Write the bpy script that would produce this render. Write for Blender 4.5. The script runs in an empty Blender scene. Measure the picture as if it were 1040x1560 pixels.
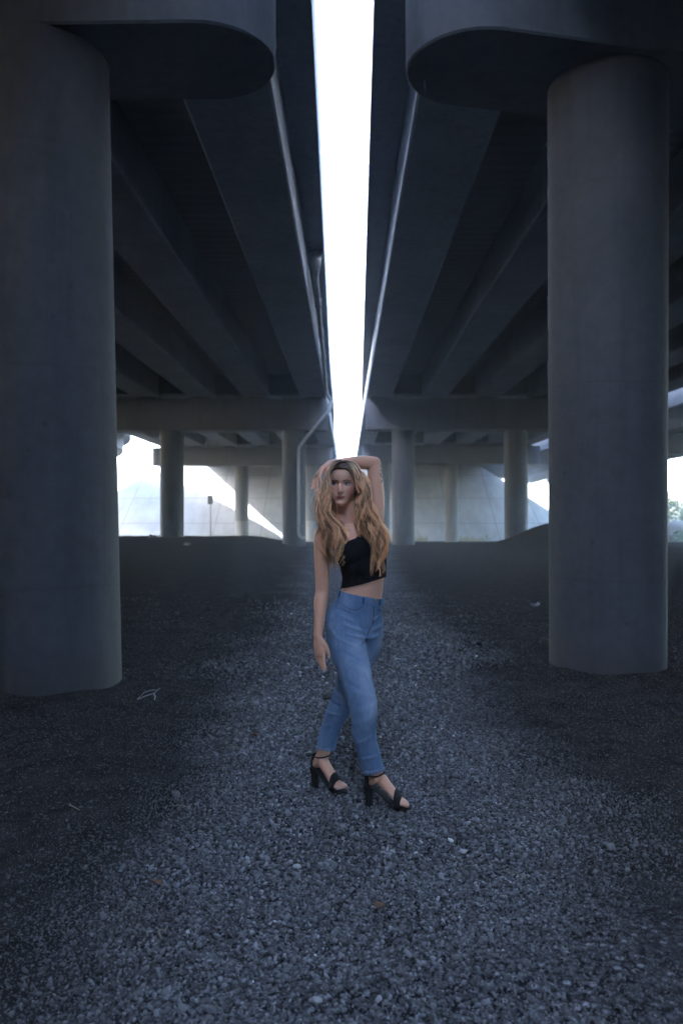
import bpy, bmesh, math, random
import numpy as np
from mathutils import Vector, Matrix, noise
from mathutils.bvhtree import BVHTree

random.seed(7)
rng = np.random.default_rng(7)
scene = bpy.context.scene
COL = scene.collection
PI = math.pi

# ------------------------------------------------------------------ helpers
class MB:
    """collects vertices and faces of one mesh"""
    def __init__(self):
        self.v = []; self.f = []
    def add(self, vs, fs):
        o = len(self.v)
        self.v.extend([tuple(p) for p in vs])
        self.f.extend([tuple(i + o for i in f) for f in fs])
        return o
    def box(self, x0, x1, y0, y1, z0, z1):
        vs = [(x0,y0,z0),(x1,y0,z0),(x1,y1,z0),(x0,y1,z0),(x0,y0,z1),(x1,y0,z1),(x1,y1,z1),(x0,y1,z1)]
        self.add(vs, [(0,3,2,1),(4,5,6,7),(0,1,5,4),(1,2,6,5),(2,3,7,6),(3,0,4,7)])
    def obox(self, c, ax, ay, az):
        c = np.array(c, float); ax = np.array(ax, float); ay = np.array(ay, float); az = np.array(az, float)
        vs = [c+sx*ax+sy*ay+sz*az for sz in (-1,1) for sx,sy in ((-1,-1),(1,-1),(1,1),(-1,1))]
        self.add(vs, [(0,3,2,1),(4,5,6,7),(0,1,5,4),(1,2,6,5),(2,3,7,6),(3,0,4,7)])
    def loft(self, rings, caps=True):
        n = len(rings[0]); vs = [p for r in rings for p in r]; fs = []
        for k in range(len(rings)-1):
            a = k*n; b = a+n
            for i in range(n):
                j = (i+1) % n
                fs.append((a+i, a+j, b+j, b+i))
        if caps:
            fs.append(tuple(range(n-1, -1, -1)))
            m = (len(rings)-1)*n
            fs.append(tuple(range(m, m+n)))
        self.add(vs, fs)

def new_mesh(name, v, f, smooth=False):
    me = bpy.data.meshes.new(name)
    me.from_pydata(v, [], f)
    me.update()
    if smooth:
        me.polygons.foreach_set('use_smooth', [True]*len(me.polygons))
    return me

def wloc(o):
    p = np.zeros(3)
    while o is not None:
        p += np.array(o.location); o = o.parent
    return p

def place(name, me, mat, parent=None, base=None):
    """mesh given in world coordinates; shifted to its parent's (or base) frame"""
    off = wloc(parent) if parent is not None else np.array(base if base is not None else (0,0,0), float)
    n = len(me.vertices)
    co = np.empty(n*3); me.vertices.foreach_get('co', co)
    co = (co.reshape(-1,3) - off).ravel(); me.vertices.foreach_set('co', co); me.update()
    o = bpy.data.objects.new(name, me); COL.objects.link(o)
    if mat is not None:
        me.materials.clear(); me.materials.append(mat)
    if parent is not None: o.parent = parent
    else: o.location = off
    return o

def obj(name, mb, mat, parent=None, base=None, smooth=False, bevel=0, angle=None):
    me = new_mesh(name, mb.v, mb.f, smooth)
    if bevel:
        bm = bmesh.new(); bm.from_mesh(me)
        bmesh.ops.remove_doubles(bm, verts=bm.verts, dist=1e-5)
        ed = [e for e in bm.edges if len(e.link_faces) == 2 and e.calc_face_angle(0) > 0.6]
        bmesh.ops.bevel(bm, geom=ed, offset=bevel, segments=2, affect='EDGES', profile=0.5, clamp_overlap=True)
        bm.to_mesh(me); bm.free()
    if angle:
        me.polygons.foreach_set('use_smooth', [True]*len(me.polygons))
        me.set_sharp_from_angle(angle=angle)
    return place(name, me, mat, parent, base)

def tag(o, label=None, cat=None, group=None, kind=None):
    if label: o['label'] = label
    if cat: o['category'] = cat
    if group: o['group'] = group
    if kind: o['kind'] = kind
    return o

def empty(name, loc):
    o = bpy.data.objects.new(name, None); COL.objects.link(o)
    o.location = loc; o.empty_display_size = 0.3
    return o

def unit(v):
    v = np.array(v, float); return v/(np.linalg.norm(v)+1e-12)

def catmull(P, n):
    """P (K,d) -> n points"""
    P = np.array(P, float); K = len(P)
    t = np.linspace(0, K-1-1e-6, n); i = t.astype(int); u = (t-i)[:,None]
    p0 = P[np.clip(i-1,0,K-1)]; p1 = P[i]; p2 = P[np.clip(i+1,0,K-1)]; p3 = P[np.clip(i+2,0,K-1)]
    return 0.5*((2*p1)+(-p0+p2)*u+(2*p0-5*p1+4*p2-p3)*u*u+(-p0+3*p1-3*p2+p3)*u**3)

def tube(mb, pts, rad, side=None, n=20, round_caps=True, sub=0):
    """lofted tube; rad items r or (a,b): a along side, b across"""
    pts = np.array(pts, float)
    R = np.array([(r,r) if np.isscalar(r) else r for r in rad], float)
    if sub:
        R = catmull(R, sub); pts = catmull(pts, sub)
    K = len(pts); rings = []
    T = np.gradient(pts, axis=0)
    s_prev = np.array(side, float) if side is not None else None
    for k in range(K):
        t = unit(T[k])
        if s_prev is None:
            s_prev = np.array((1.,0,0)) if abs(t[0]) < 0.8 else np.array((0,1.,0))
        s = unit((np.array(side, float) if side is not None else s_prev) - t*np.dot(np.array(side, float) if side is not None else s_prev, t))
        b = np.cross(t, s); s_prev = s
        ang = np.linspace(0, 2*PI, n, endpoint=False)
        def ring(c, f):
            return [c + s*R[k][0]*f*math.cos(a) + b*R[k][1]*f*math.sin(a) for a in ang]
        rr = min(R[k])
        if k == 0 and round_caps:
            for q in (75, 50, 25):
                q = math.radians(q); rings.append(ring(pts[k]-t*rr*math.sin(q), math.cos(q)))
        rings.append(ring(pts[k], 1))
        if k == K-1 and round_caps:
            for q in (25, 50, 75):
                q = math.radians(q); rings.append(ring(pts[k]+t*rr*math.sin(q), math.cos(q)))
    mb.loft(rings)

def ellipsoid(mb, c, ax, n=20, m=12):
    c = np.array(c, float); A = np.array(ax, float)
    rings = []
    for k in range(1, m):
        th = PI*k/m
        rings.append([c + A[0]*math.sin(th)*math.cos(a) + A[1]*math.sin(th)*math.sin(a) - A[2]*math.cos(th)
                      for a in np.linspace(0, 2*PI, n, endpoint=False)])
    mb.loft(rings)

def evaluated_mesh(me, mods, name):
    o = bpy.data.objects.new('tmp', me); COL.objects.link(o)
    for typ, kw in mods:
        md = o.modifiers.new(typ, typ)
        for k, v in kw.items(): setattr(md, k, v)
    dg = bpy.context.evaluated_depsgraph_get(); dg.update()
    r = bpy.data.meshes.new_from_object(o.evaluated_get(dg))
    r.name = name
    bpy.data.objects.remove(o)
    return r

def remesh(mb, voxel, smooth, name):
    me = new_mesh(name+'_raw', mb.v, mb.f)
    r = evaluated_mesh(me, [('REMESH', dict(mode='VOXEL', voxel_size=voxel, use_smooth_shade=True)),
                            ('SMOOTH', dict(factor=0.5, iterations=smooth))], name)
    r.polygons.foreach_set('use_smooth', [True]*len(r.polygons))
    return r

def get_co(me):
    co = np.empty(len(me.vertices)*3); me.vertices.foreach_get('co', co); return co.reshape(-1,3)
def set_co(me, co):
    me.vertices.foreach_set('co', np.ascontiguousarray(co).ravel()); me.update()
def get_no(me):
    no = np.empty(len(me.vertices)*3); me.vertices.foreach_get('normal', no); return no.reshape(-1,3)
def set_col(me, name, rgb):
    a = me.color_attributes.new(name, 'FLOAT_COLOR', 'POINT')
    c = np.ones((len(me.vertices), 4)); c[:, :3] = rgb
    a.data.foreach_set('color', c.ravel())
def set_float(me, name, val):
    a = me.attributes.new(name, 'FLOAT', 'POINT'); a.data.foreach_set('value', np.asarray(val, float))
def sstep(a, b, x):
    t = np.clip((x-a)/(b-a), 0, 1); return t*t*(3-2*t)

# ------------------------------------------------------------------ materials
class NT:
    def __init__(self, name):
        self.m = bpy.data.materials.new(name); self.m.use_nodes = True
        self.t = self.m.node_tree; self.n = self.t.nodes; self.l = self.t.links
        self.bsdf = self.n['Principled BSDF']; self.out = self.n['Material Output']
    def node(self, typ, **kw):
        nd = self.n.new(typ)
        for k, v in kw.items(): setattr(nd, k, v)
        return nd
    def link(self, a, b): self.l.new(a, b)
    def coords(self): return self.node('ShaderNodeTexCoord').outputs['Object']
    def geo_pos(self): return self.node('ShaderNodeNewGeometry').outputs['Position']
    def mapping(self, src, scale):
        m = self.node('ShaderNodeMapping'); m.inputs['Scale'].default_value = scale
        self.link(src, m.inputs['Vector']); return m.outputs[0]
    def noise(self, src, scale, detail=6, rough=0.6):
        n = self.node('ShaderNodeTexNoise'); n.inputs['Scale'].default_value = scale
        n.inputs['Detail'].default_value = detail; n.inputs['Roughness'].default_value = rough
        self.link(src, n.inputs['Vector']); return n.outputs['Fac']
    def ramp(self, src, stops):
        r = self.node('ShaderNodeValToRGB'); e = r.color_ramp.elements
        while len(e) < len(stops): e.new(0.5)
        for k, (p, c) in enumerate(stops):
            e[k].position = p; e[k].color = (c if not np.isscalar(c) else (c,c,c)) + (() if (not np.isscalar(c) and len(c)==4) else (1,)) 
        self.link(src, r.inputs[0]); return r.outputs[0]
    def mix(self, fac, a, b, mode='MIX'):
        m = self.node('ShaderNodeMix', data_type='RGBA', blend_type=mode)
        for sock, val in ((m.inputs[0], fac), (m.inputs[6], a), (m.inputs[7], b)):
            if hasattr(val, 'is_output'): self.link(val, sock)
            elif np.isscalar(val): sock.default_value = val
            else: sock.default_value = tuple(val)+(1,)
        return m.outputs[2]
    def math(self, op, a, b=None, c=None):
        m = self.node('ShaderNodeMath', operation=op)
        for i, v in enumerate((a, b, c)):
            if v is None: continue
            if hasattr(v, 'is_output'): self.link(v, m.inputs[i])
            else: m.inputs[i].default_value = v
        return m.outputs[0]
    def bump(self, h, strength=0.3, dist=0.01, prev=None):
        b = self.node('ShaderNodeBump'); b.inputs['Strength'].default_value = strength
        b.inputs['Distance'].default_value = dist; self.link(h, b.inputs['Height'])
        if prev is not None: self.link(prev, b.inputs['Normal'])
        return b.outputs[0]
    def done(self, color=None, rough=0.8, normal=None, metal=0, spec=None):
        B = self.bsdf.inputs
        if color is not None:
            if hasattr(color, 'is_output'): self.link(color, B['Base Color'])
            else: B['Base Color'].default_value = tuple(color)+(1,)
        if hasattr(rough, 'is_output'): self.link(rough, B['Roughness'])
        else: B['Roughness'].default_value = rough
        B['Metallic'].default_value = metal
        if spec is not None: B['Specular IOR Level'].default_value = spec
        if normal is not None: self.link(normal, B['Normal'])
        return self.m

def concrete(name, base=(.185,.21,.25), dark=.72, streak=1.0, seams=False):
    t = NT(name); p = t.geo_pos()
    big = t.noise(p, .7, 5, .6); fine = t.noise(p, 9, 8, .65)
    st = t.noise(t.mapping(p, (5,5,.28)), 1.0, 6, .7)
    c1 = tuple(v*dark for v in base)
    c = t.mix(t.ramp(big, [(.32,0.0),(.68,1.0)]), c1, base)
    c = t.mix(t.math('MULTIPLY', t.ramp(st, [(.5,0.0),(.72,1.0)]), .6*streak), c, tuple(v*.5 for v in base))
    c = t.mix(.5, c, t.ramp(fine, [(.28,.5),(.72,1.0)]), 'MULTIPLY')
    v = t.node('ShaderNodeTexVoronoi'); v.inputs['Scale'].default_value = 14; v.inputs['Randomness'].default_value = 1
    t.link(p, v.inputs['Vector'])
    pores = t.ramp(v.outputs['Distance'], [(.03,0.0),(.09,1.0)])
    gate = t.ramp(t.noise(p, 3.1, 2), [(.55,0.0),(.62,1.0)])
    pit = t.math('MULTIPLY', t.math('SUBTRACT', 1.0, pores), gate)
    c = t.mix(t.math('MULTIPLY', pit, .55), c, (.06,.06,.065))
    v3 = t.node('ShaderNodeTexVoronoi'); v3.inputs['Scale'].default_value = 4.2; t.link(p, v3.inputs['Vector'])
    spot = t.math('MULTIPLY', t.math('LESS_THAN', v3.outputs['Distance'], t.math('MULTIPLY', t.noise(p, 11, 2), .16)), t.ramp(t.noise(p, 1.1, 2), [(.46,0.0),(.54,1.0)]))
    c = t.mix(t.math('MULTIPLY', spot, .5), c, (.03,.03,.032))
    sz = t.node('ShaderNodeSeparateXYZ'); t.link(p, sz.inputs[0])
    zz = t.math('ADD', sz.outputs[2], t.math('MULTIPLY', t.noise(p, 2.0, 4), .12))
    splash = t.math('MULTIPLY', t.ramp(zz, [(.10,1.0),(.42,0.0)]), t.ramp(t.noise(t.mapping(p,(7,7,1.5)), 1.0, 5, .7), [(.35,.25),(.65,1.0)]))
    c = t.mix(t.math('MULTIPLY', splash, .7), c, (.055,.05,.047))
    pour = t.math('LESS_THAN', t.math('ABSOLUTE', t.math('SUBTRACT', t.math('FRACT', t.math('DIVIDE', zz, 1.83)), .5)), .006)
    c = t.mix(t.math('MULTIPLY', pour, .22), c, (.04,.04,.042))
    h = t.math('SUBTRACT', t.math('ADD', t.math('MULTIPLY', fine, .5), t.math('MULTIPLY', st, .25)), t.math('MULTIPLY', pit, .5))
    nrm = t.bump(h, .35, .012)
    return t.done(c, .82, nrm, spec=.3)

M = {}
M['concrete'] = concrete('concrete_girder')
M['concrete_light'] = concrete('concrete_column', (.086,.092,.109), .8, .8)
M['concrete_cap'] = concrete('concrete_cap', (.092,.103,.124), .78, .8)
M['parapet'] = concrete('concrete_parapet', (.17,.19,.225), .75, 1.2)

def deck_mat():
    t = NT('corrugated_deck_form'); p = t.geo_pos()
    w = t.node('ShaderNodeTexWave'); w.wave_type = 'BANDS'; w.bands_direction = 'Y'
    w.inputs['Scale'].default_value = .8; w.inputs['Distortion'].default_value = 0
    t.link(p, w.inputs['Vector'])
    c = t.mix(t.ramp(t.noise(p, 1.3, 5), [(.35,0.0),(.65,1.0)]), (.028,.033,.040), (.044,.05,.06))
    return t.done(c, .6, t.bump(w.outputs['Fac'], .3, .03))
M['deck'] = deck_mat()

def asphalt():
    t = NT('asphalt'); p = t.geo_pos()
    c = t.ramp(t.noise(p, 40, 4), [(.3,.03),(.7,.07)])
    return t.done(c, .9)
M['asphalt'] = asphalt()

def paving_mat():
    t = NT('slope_paving'); p = t.geo_pos()
    sx = t.node('ShaderNodeSeparateXYZ'); t.link(p, sx.inputs[0])
    def lines(src, period, width, off=0.0):
        f = t.math('FRACT', t.math('ADD', t.math('DIVIDE', src, period), off))
        d = t.math('ABSOLUTE', t.math('SUBTRACT', f, .5))
        return t.math('LESS_THAN', d, width/period)
    jx = lines(sx.outputs[0], 4.3, .045, .31)
    jz = lines(sx.outputs[2], 2.4, .03, .2)
    j = t.math('MAXIMUM', jx, jz)
    st = t.noise(t.mapping(p, (1.6,.35,.35)), 1.0, 7, .7)
    big = t.noise(p, .35, 5)
    c = t.mix(t.ramp(big, [(.35,0.0),(.65,1.0)]), (.155,.168,.19), (.215,.235,.265))
    c = t.mix(t.math('MULTIPLY', t.ramp(st, [(.45,0.0),(.7,1.0)]), .6), c, (.10,.105,.115))
    c = t.mix(t.math('MULTIPLY', j, .75), c, (.06,.055,.05))
    return t.done(c, .9, t.bump(t.noise(p, 7, 6), .4, .03))
M['paving'] = paving_mat()

def plain(name, col, rough=.6, metal=0, noise_amt=.25, scale=30, bump=.15):
    t = NT(name); p = t.coords()
    n = t.noise(p, scale, 5)
    c = t.mix(t.ramp(n, [(.3,0.0),(.7,1.0)]), tuple(v*(1-noise_amt) for v in col), col)
    return t.done(c, rough, t.bump(n, bump, .004), metal)
M['pipe'] = plain('galvanised_pipe', (.25,.265,.29), .6, .1, .3, 5)
M['clamp'] = plain('dark_clamp', (.10,.11,.12), .6, .3)
M['sign_panel'] = plain('dark_marker_panel', (.06,.065,.075), .5)
M['post'] = plain('steel_post', (.18,.18,.19), .5, .4)
M['band'] = plain('grey_paint_band', (.16,.165,.18), .85, 0, .25, 2)
M['pad'] = plain('bearing_pad', (.05,.05,.052), .8)
M['rust'] = plain('cardboard', (.34,.2,.1), .85)

def ground_mat():
    t = NT('ground_dirt'); p = t.geo_pos()
    sx = t.node('ShaderNodeSeparateXYZ'); t.link(p, sx.inputs[0])
    lane = t.node('ShaderNodeAttribute'); lane.attribute_name = 'lane'; lane = lane.outputs['Fac']
    v = t.node('ShaderNodeTexVoronoi'); v.inputs['Scale'].default_value = 38; t.link(p, v.inputs['Vector'])
    v2 = t.node('ShaderNodeTexVoronoi'); v2.inputs['Scale'].default_value = 17; t.link(p, v2.inputs['Vector'])
    cellv = t.node('ShaderNodeSeparateColor'); t.link(v.outputs['Color'], cellv.inputs[0])
    cell = cellv.outputs[0]
    cell2 = t.node('ShaderNodeSeparateColor'); t.link(v2.outputs['Color'], cell2.inputs[0])
    gravel = t.ramp(cell, [(0.0,(.09,.09,.095)),(.45,(.15,.15,.16)),(.8,(.22,.22,.235)),(1.0,(.34,.34,.36))])
    gravel = t.mix(t.ramp(v.outputs['Distance'], [(.25,0.0),(.75,1.0)]), gravel, (.02,.02,.022))
    big = t.noise(p, .8, 6, .65); mid = t.noise(p, 4, 6, .7); fine = t.noise(p, 60, 4, .7)
    dirt = t.mix(t.ramp(mid, [(.35,0.0),(.7,1.0)]), (.026,.024,.024), (.056,.051,.050))
    peb = t.math('MULTIPLY', t.math('GREATER_THAN', cell, .80), t.math('LESS_THAN', v.outputs['Distance'], .42))
    dirt = t.mix(t.math('MULTIPLY', peb, .8), dirt, t.ramp(cell, [(.8,(.05,.05,.054)),(1.0,(.15,.15,.16))]))
    dirt = t.mix(.6, dirt, t.ramp(fine, [(.3,.45),(.7,1.0)]), 'MULTIPLY')
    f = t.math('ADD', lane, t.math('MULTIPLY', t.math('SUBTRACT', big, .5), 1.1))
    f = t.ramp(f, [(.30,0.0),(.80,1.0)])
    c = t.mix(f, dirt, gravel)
    h = t.math('ADD', t.math('MULTIPLY', t.math('SUBTRACT', 1.0, v.outputs['Distance']), .9), t.math('MULTIPLY', fine, .25))
    return t.done(c, .95, t.bump(h, .7, .012), spec=0)
M['ground'] = ground_mat()

def stone_mat():
    t = NT('gravel_stone')
    a = t.node('ShaderNodeAttribute'); a.attribute_name = 'tone'
    p = t.geo_pos()
    c = t.ramp(a.outputs['Fac'], [(0.0,(.04,.038,.039)),(.4,(.125,.124,.13)),(.75,(.25,.255,.275)),(.95,(.40,.41,.43)),(1.0,(.70,.70,.70))])
    c = t.mix(.5, c, t.ramp(t.noise(p, 130, 3), [(.3,.55),(.7,1.0)]), 'MULTIPLY')
    return t.done(c, .75, t.bump(t.noise(p, 300, 3), .25, .002), spec=.35)
M['stone'] = stone_mat()

def attr_mat(name, attr, rough=.5, sss=0, spec=.4, scale=400, bumpd=.0008, strength=.15):
    t = NT(name)
    a = t.node('ShaderNodeAttribute'); a.attribute_name = attr
    n = t.noise(t.coords(), scale, 4)
    c = t.mix(.22, a.outputs['Color'], t.ramp(n, [(.3,.7),(.7,1.0)]), 'MULTIPLY')
    m = t.done(c, rough, t.bump(n, strength, bumpd), spec=spec)
    if sss:
        B = t.bsdf.inputs
        B['Subsurface Weight'].default_value = sss; B['Subsurface Scale'].default_value = .008
        B['Subsurface Radius'].default_value = (1,.35,.2)
    return m
M['skin'] = attr_mat('skin', 'tint', .48, .12, .4, 160, .0008, .12)
M['eye'] = attr_mat('eye_ball', 'tint', .12, 0, .5, 50, .0001, 0.0)
M['nail'] = plain('pale_nail_polish', (.75,.66,.64), .25)
M['dark_hair'] = plain('dark_brow_hair', (.085,.055,.038), .7)
M['lash'] = plain('black_lash', (.012,.010,.010), .6)

def hair_mat():
    t = NT('blonde_hair')
    a = t.node('ShaderNodeAttribute'); a.attribute_name = 'along'
    r = t.node('ShaderNodeAttribute'); r.attribute_name = 'rand'
    c = t.ramp(a.outputs['Fac'], [(0.0,(.08,.05,.034)),(.07,(.16,.10,.066)),(.18,(.76,.52,.35)),(.45,(.95,.575,.325)),(1.0,(.92,.51,.25))])
    m = t.ramp(r.outputs['Fac'], [(0.0,(.16,.13,.11)),(.35,(.50,.44,.38)),(.65,(1.0,1.0,1.0)),(1.0,(1.5,1.55,1.6))])
    c = t.mix(1.0, c, m, 'MULTIPLY')
    t.bsdf.inputs['Anisotropic'].default_value = .3
    return t.done(c, .38, spec=.5)
M['hair'] = hair_mat()
def scalp_mat():
    t = NT('hair_roots'); a = t.node('ShaderNodeAttribute'); a.attribute_name = 'along'
    c = t.ramp(a.outputs['Fac'], [(0.0,(.075,.047,.033)),(.5,(.20,.13,.085)),(1.0,(.38,.26,.17))])
    n = t.noise(t.mapping(t.coords(), (1,1,.25)), 260, 3)
    c = t.mix(.6, c, t.ramp(n, [(.3,.4),(.7,1.0)]), 'MULTIPLY')
    return t.done(c, .95, t.bump(n, .5, .002), spec=.08)
M['scalp'] = scalp_mat()

def denim_mat():
    t = NT('blue_denim'); p = t.coords()
    a = t.node('ShaderNodeAttribute'); a.attribute_name = 'fade'
    tw = t.node('ShaderNodeTexWave'); tw.wave_type = 'BANDS'; tw.bands_direction = 'DIAGONAL'
    tw.inputs['Scale'].default_value = 170; tw.inputs['Distortion'].default_value = 1.5
    t.link(p, tw.inputs['Vector'])
    n = t.noise(t.mapping(p, (1,1,.35)), 55, 6, .7)
    f = t.math('ADD', a.outputs['Fac'], t.math('MULTIPLY', t.math('SUBTRACT', n, .5), .55))
    c = t.ramp(f, [(0.0,(.035,.07,.135)),(.42,(.125,.205,.335)),(.8,(.27,.35,.485)),(1.0,(.40,.46,.57))])
    c = t.mix(.25, c, t.ramp(tw.outputs['Fac'], [(0.0,.6),(1.0,1.0)]), 'MULTIPLY')
    b = t.bump(n, .35, .003)
    b = t.bump(tw.outputs['Fac'], .3, .0006, b)
    return t.done(c, .85, b, spec=.2)
M['denim'] = denim_mat()
M['thread'] = plain('denim_thread', (.06,.095,.16), .9)
M['seam'] = plain('seam_thread', (.13,.19,.29), .9)
M['thread_light'] = plain('frayed_hem', (.30,.38,.50), .95)
def cloth_black():
    t = NT('black_rib_fabric'); p = t.coords()
    n = t.noise(t.mapping(p, (1,1,.3)), 60, 5)
    c = t.mix(n, (.006,.006,.007), (.016,.016,.018))
    return t.done(c, .92, t.bump(n, .4, .003), spec=.12)
M['top'] = cloth_black()
M['suede'] = plain('black_suede', (.010,.010,.011), .85, 0, .3, 200, .2)
M['sole'] = plain('black_sole', (.014,.013,.013), .6)
M['brass'] = plain('dull_brass', (.35,.25,.12), .35, .9, .2)
M['paper'] = plain('dusty_white_scrap', (.36,.36,.37), .85)
M['twig'] = plain('dry_twig', (.22,.19,.15), .9)
M['leaf_dry'] = plain('dry_leaf', (.16,.085,.045), .8)
M['rock'] = concrete('rock_face', (.36,.34,.33), .6, .3)
M['rubble'] = concrete('dusty_rubble', (.11,.105,.105), .6, .3)
M['foliage'] = None
def foliage_mat(name, c0, c1):
    t = NT(name)
    a = t.node('ShaderNodeAttribute'); a.attribute_name = 'tone'
    c = t.ramp(a.outputs['Fac'], [(0.0,c0),(1.0,c1)])
    m = t.done(c, .6, spec=.3)
    return m
M['foliage'] = foliage_mat('green_leaves', (.02,.045,.012), (.07,.115,.03))
M['grass'] = foliage_mat('dry_grass', (.10,.10,.04), (.24,.22,.10))
M['bark'] = plain('bark', (.12,.09,.07), .9, 0, .4, 10)
# ------------------------------------------------------------------ ground
def nz(x, y, s, off=0.0):
    return noise.noise(Vector((x*s+off, y*s-off, off*.37)))
def ground_z(x, y):
    z = 0.0
    z -= .85*float(sstep(42, 62, y))
    z += .42*float(sstep(24, 36, y))*(1-float(sstep(40, 47, y)))*float(sstep(-2.0, -5.0, x))
    z += 1.02*math.exp(-((x-9.4)/2.1)**2)*math.exp(-((y-36.0)/3.0)**2)
    z += .35*math.exp(-((x-11.5)/2.5)**2)*math.exp(-((y-33.0)/5.0)**2)
    for cx_, cy_, R_ in ((-2.53,7.02,.56),(2.52,7.74,.56),(-2.5,37.9,.56),(2.77,39.0,.56)):
        q = math.hypot(x-cx_, y-cy_)-R_
        if -.5 < q < 1.2: z += (.012+.05*nz(x, y, 2.2, 7.7))*math.exp(-(max(q,0)/.16)**2)
    r = math.hypot(x, y)
    if r < 120:
        z += .035*nz(x, y, .45, 3.1)*min(1, r/6) + .012*nz(x, y, 1.7, 9.7)
    return z
def axis(stops):
    out = []
    for a, b, n in stops: out += list(np.linspace(a, b, n, endpoint=False))
    return out + [stops[-1][1]]
gx = axis([(-900,-120,12),(-120,-30,20),(-30,-8,36),(-8,8,110),(8,30,44),(30,120,20),(120,900,12)])
gy = axis([(-500,-60,10),(-60,-4,24),(-4,14,110),(14,50,110),(50,90,50),(90,1600,24)])
V = [(x, y, ground_z(x, y)) for y in gy for x in gx]
nx = len(gx)
F = [(j*nx+i, j*nx+i+1, (j+1)*nx+i+1, (j+1)*nx+i) for j in range(len(gy)-1) for i in range(nx-1)]
me = new_mesh('ground', V, F, True)
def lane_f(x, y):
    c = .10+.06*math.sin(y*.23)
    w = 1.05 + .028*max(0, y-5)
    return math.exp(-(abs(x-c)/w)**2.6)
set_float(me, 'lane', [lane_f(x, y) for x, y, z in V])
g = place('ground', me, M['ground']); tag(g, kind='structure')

# loose crushed stone lying on the near ground: one mass nobody could count
def base_stones(n):
    bm = bmesh.new(); bmesh.ops.create_icosphere(bm, subdivisions=1, radius=.5)
    v = np.array([w.co[:] for w in bm.verts]); f = np.array([[w.index for w in q.verts] for q in bm.faces]); bm.free()
    out = []
    for k in range(n):
        s = v*(1+.42*(rng.random((len(v),1))-.5))
        for q in range(3):                                  # knock off planes
            d = unit(rng.normal(size=3)); lim = .27+.12*rng.random()
            e = s@d; s = s - np.outer(np.maximum(e-lim, 0), d)
        s = s*np.array([1.0, .72+.25*rng.random(), .5+.25*rng.random()])
        out.append(s)
    return out, f
bs, bf = base_stones(14)
def scatter():
    pts = []
    bands = [(1.7,3.2,.0116),(3.2,4.8,.0138),(4.8,7.0,.019),(7.0,10.5,.032),(10.5,16.0,.06)]
    for y0, y1, sp in bands:
        hw = .46*y1+.7
        xs = np.arange(-hw, hw, sp); ys = np.arange(y0, y1, sp)
        X, Y = np.meshgrid(xs, ys); X = X.ravel()+rng.uniform(-.6,.6,X.size)*sp; Y = Y.ravel()+rng.uniform(-.6,.6,Y.size)*sp
        lf = np.exp(-(np.abs(X-.10)/(1.05+.028*np.maximum(0,Y-5)))**2.6)
        pn = np.array([.5+.9*nz(a,b,.8,5.5)+.4*nz(a,b,2.7,1.5) for a,b in zip(X,Y)])
        f = np.clip(lf**.8+.42*(pn-.5), 0, 1)
        keep = rng.random(X.size) < (.42+.54*sstep(.0,.7,f))*np.interp(Y,[5,9],[1,.8])
        keep &= np.abs(X) < .46*Y+.7
        keep &= rng.random(X.size) > sstep(8.5,16.0,Y)
        X, Y, f = X[keep], Y[keep], f[keep]
        S = sp*.95*rng.lognormal(0,.32,X.size)*(.45+.62*sstep(0,.8,f))
        S = np.clip(S, .005, .034)*np.where(rng.random(X.size) > .985, 1.7, 1)
        pts.append(np.stack([X,Y,S,f],1))
    return np.concatenate(pts)
P = scatter(); n = len(P)
kind = rng.integers(0, len(bs), n); yaw = rng.uniform(0, 2*PI, n); tl = rng.normal(0,.35,(n,2))
vs = np.stack(bs)[kind]
cy, sy = np.cos(yaw), np.sin(yaw)
x = vs[:,:,0]*cy[:,None]-vs[:,:,1]*sy[:,None]; y = vs[:,:,0]*sy[:,None]+vs[:,:,1]*cy[:,None]
z = vs[:,:,2] + x*tl[:,:1] + y*tl[:,1:]
S = P[:,2][:,None]
gz = np.array([ground_z(a,b) for a,b in P[:,:2]])
co = np.stack([x*S+P[:,0][:,None], y*S+P[:,1][:,None], z*S+gz[:,None]+.22*S],2).reshape(-1,3)
nv = vs.shape[1]
ff = (bf[None]+(np.arange(n)*nv)[:,None,None]).reshape(-1,3)
me = bpy.data.meshes.new('gravel')
me.vertices.add(len(co)); me.vertices.foreach_set('co', co.ravel())
me.loops.add(ff.size); me.loops.foreach_set('vertex_index', ff.ravel().astype(np.int32))
me.polygons.add(len(ff)); me.polygons.foreach_set('loop_start', np.arange(0, ff.size, 3, dtype=np.int32))
me.update(calc_edges=True)
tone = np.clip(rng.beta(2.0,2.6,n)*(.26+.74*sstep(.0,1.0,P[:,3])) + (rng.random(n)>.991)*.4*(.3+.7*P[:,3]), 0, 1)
set_float(me, 'tone', np.repeat(tone, nv))
print('stones', n)
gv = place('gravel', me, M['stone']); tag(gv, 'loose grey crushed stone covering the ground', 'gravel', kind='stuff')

# ------------------------------------------------------------------ embankment with paved slope under the far bridge ends
SL = 1.5
def bank_z(x, y):
    dx = max(-19.0-x, x-13.2, 0); dy = max(83.0-y, 0)
    return 7.05 - math.hypot(dx, dy)/SL
bx = axis([(-34,-18,18),(-18,12,40),(12,30,20)]); by = axis([(68,84,30),(84,170,12)])
V = [(x, y, max(bank_z(x, y), -1.5)) for y in by for x in bx]; nx = len(bx)
F = [(j*nx+i, j*nx+i+1, (j+1)*nx+i+1, (j+1)*nx+i) for j in range(len(by)-1) for i in range(nx-1)]
sl = place('slope_paving', new_mesh('slope_paving', V, F, True), M['paving']); tag(sl, kind='structure')

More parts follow.
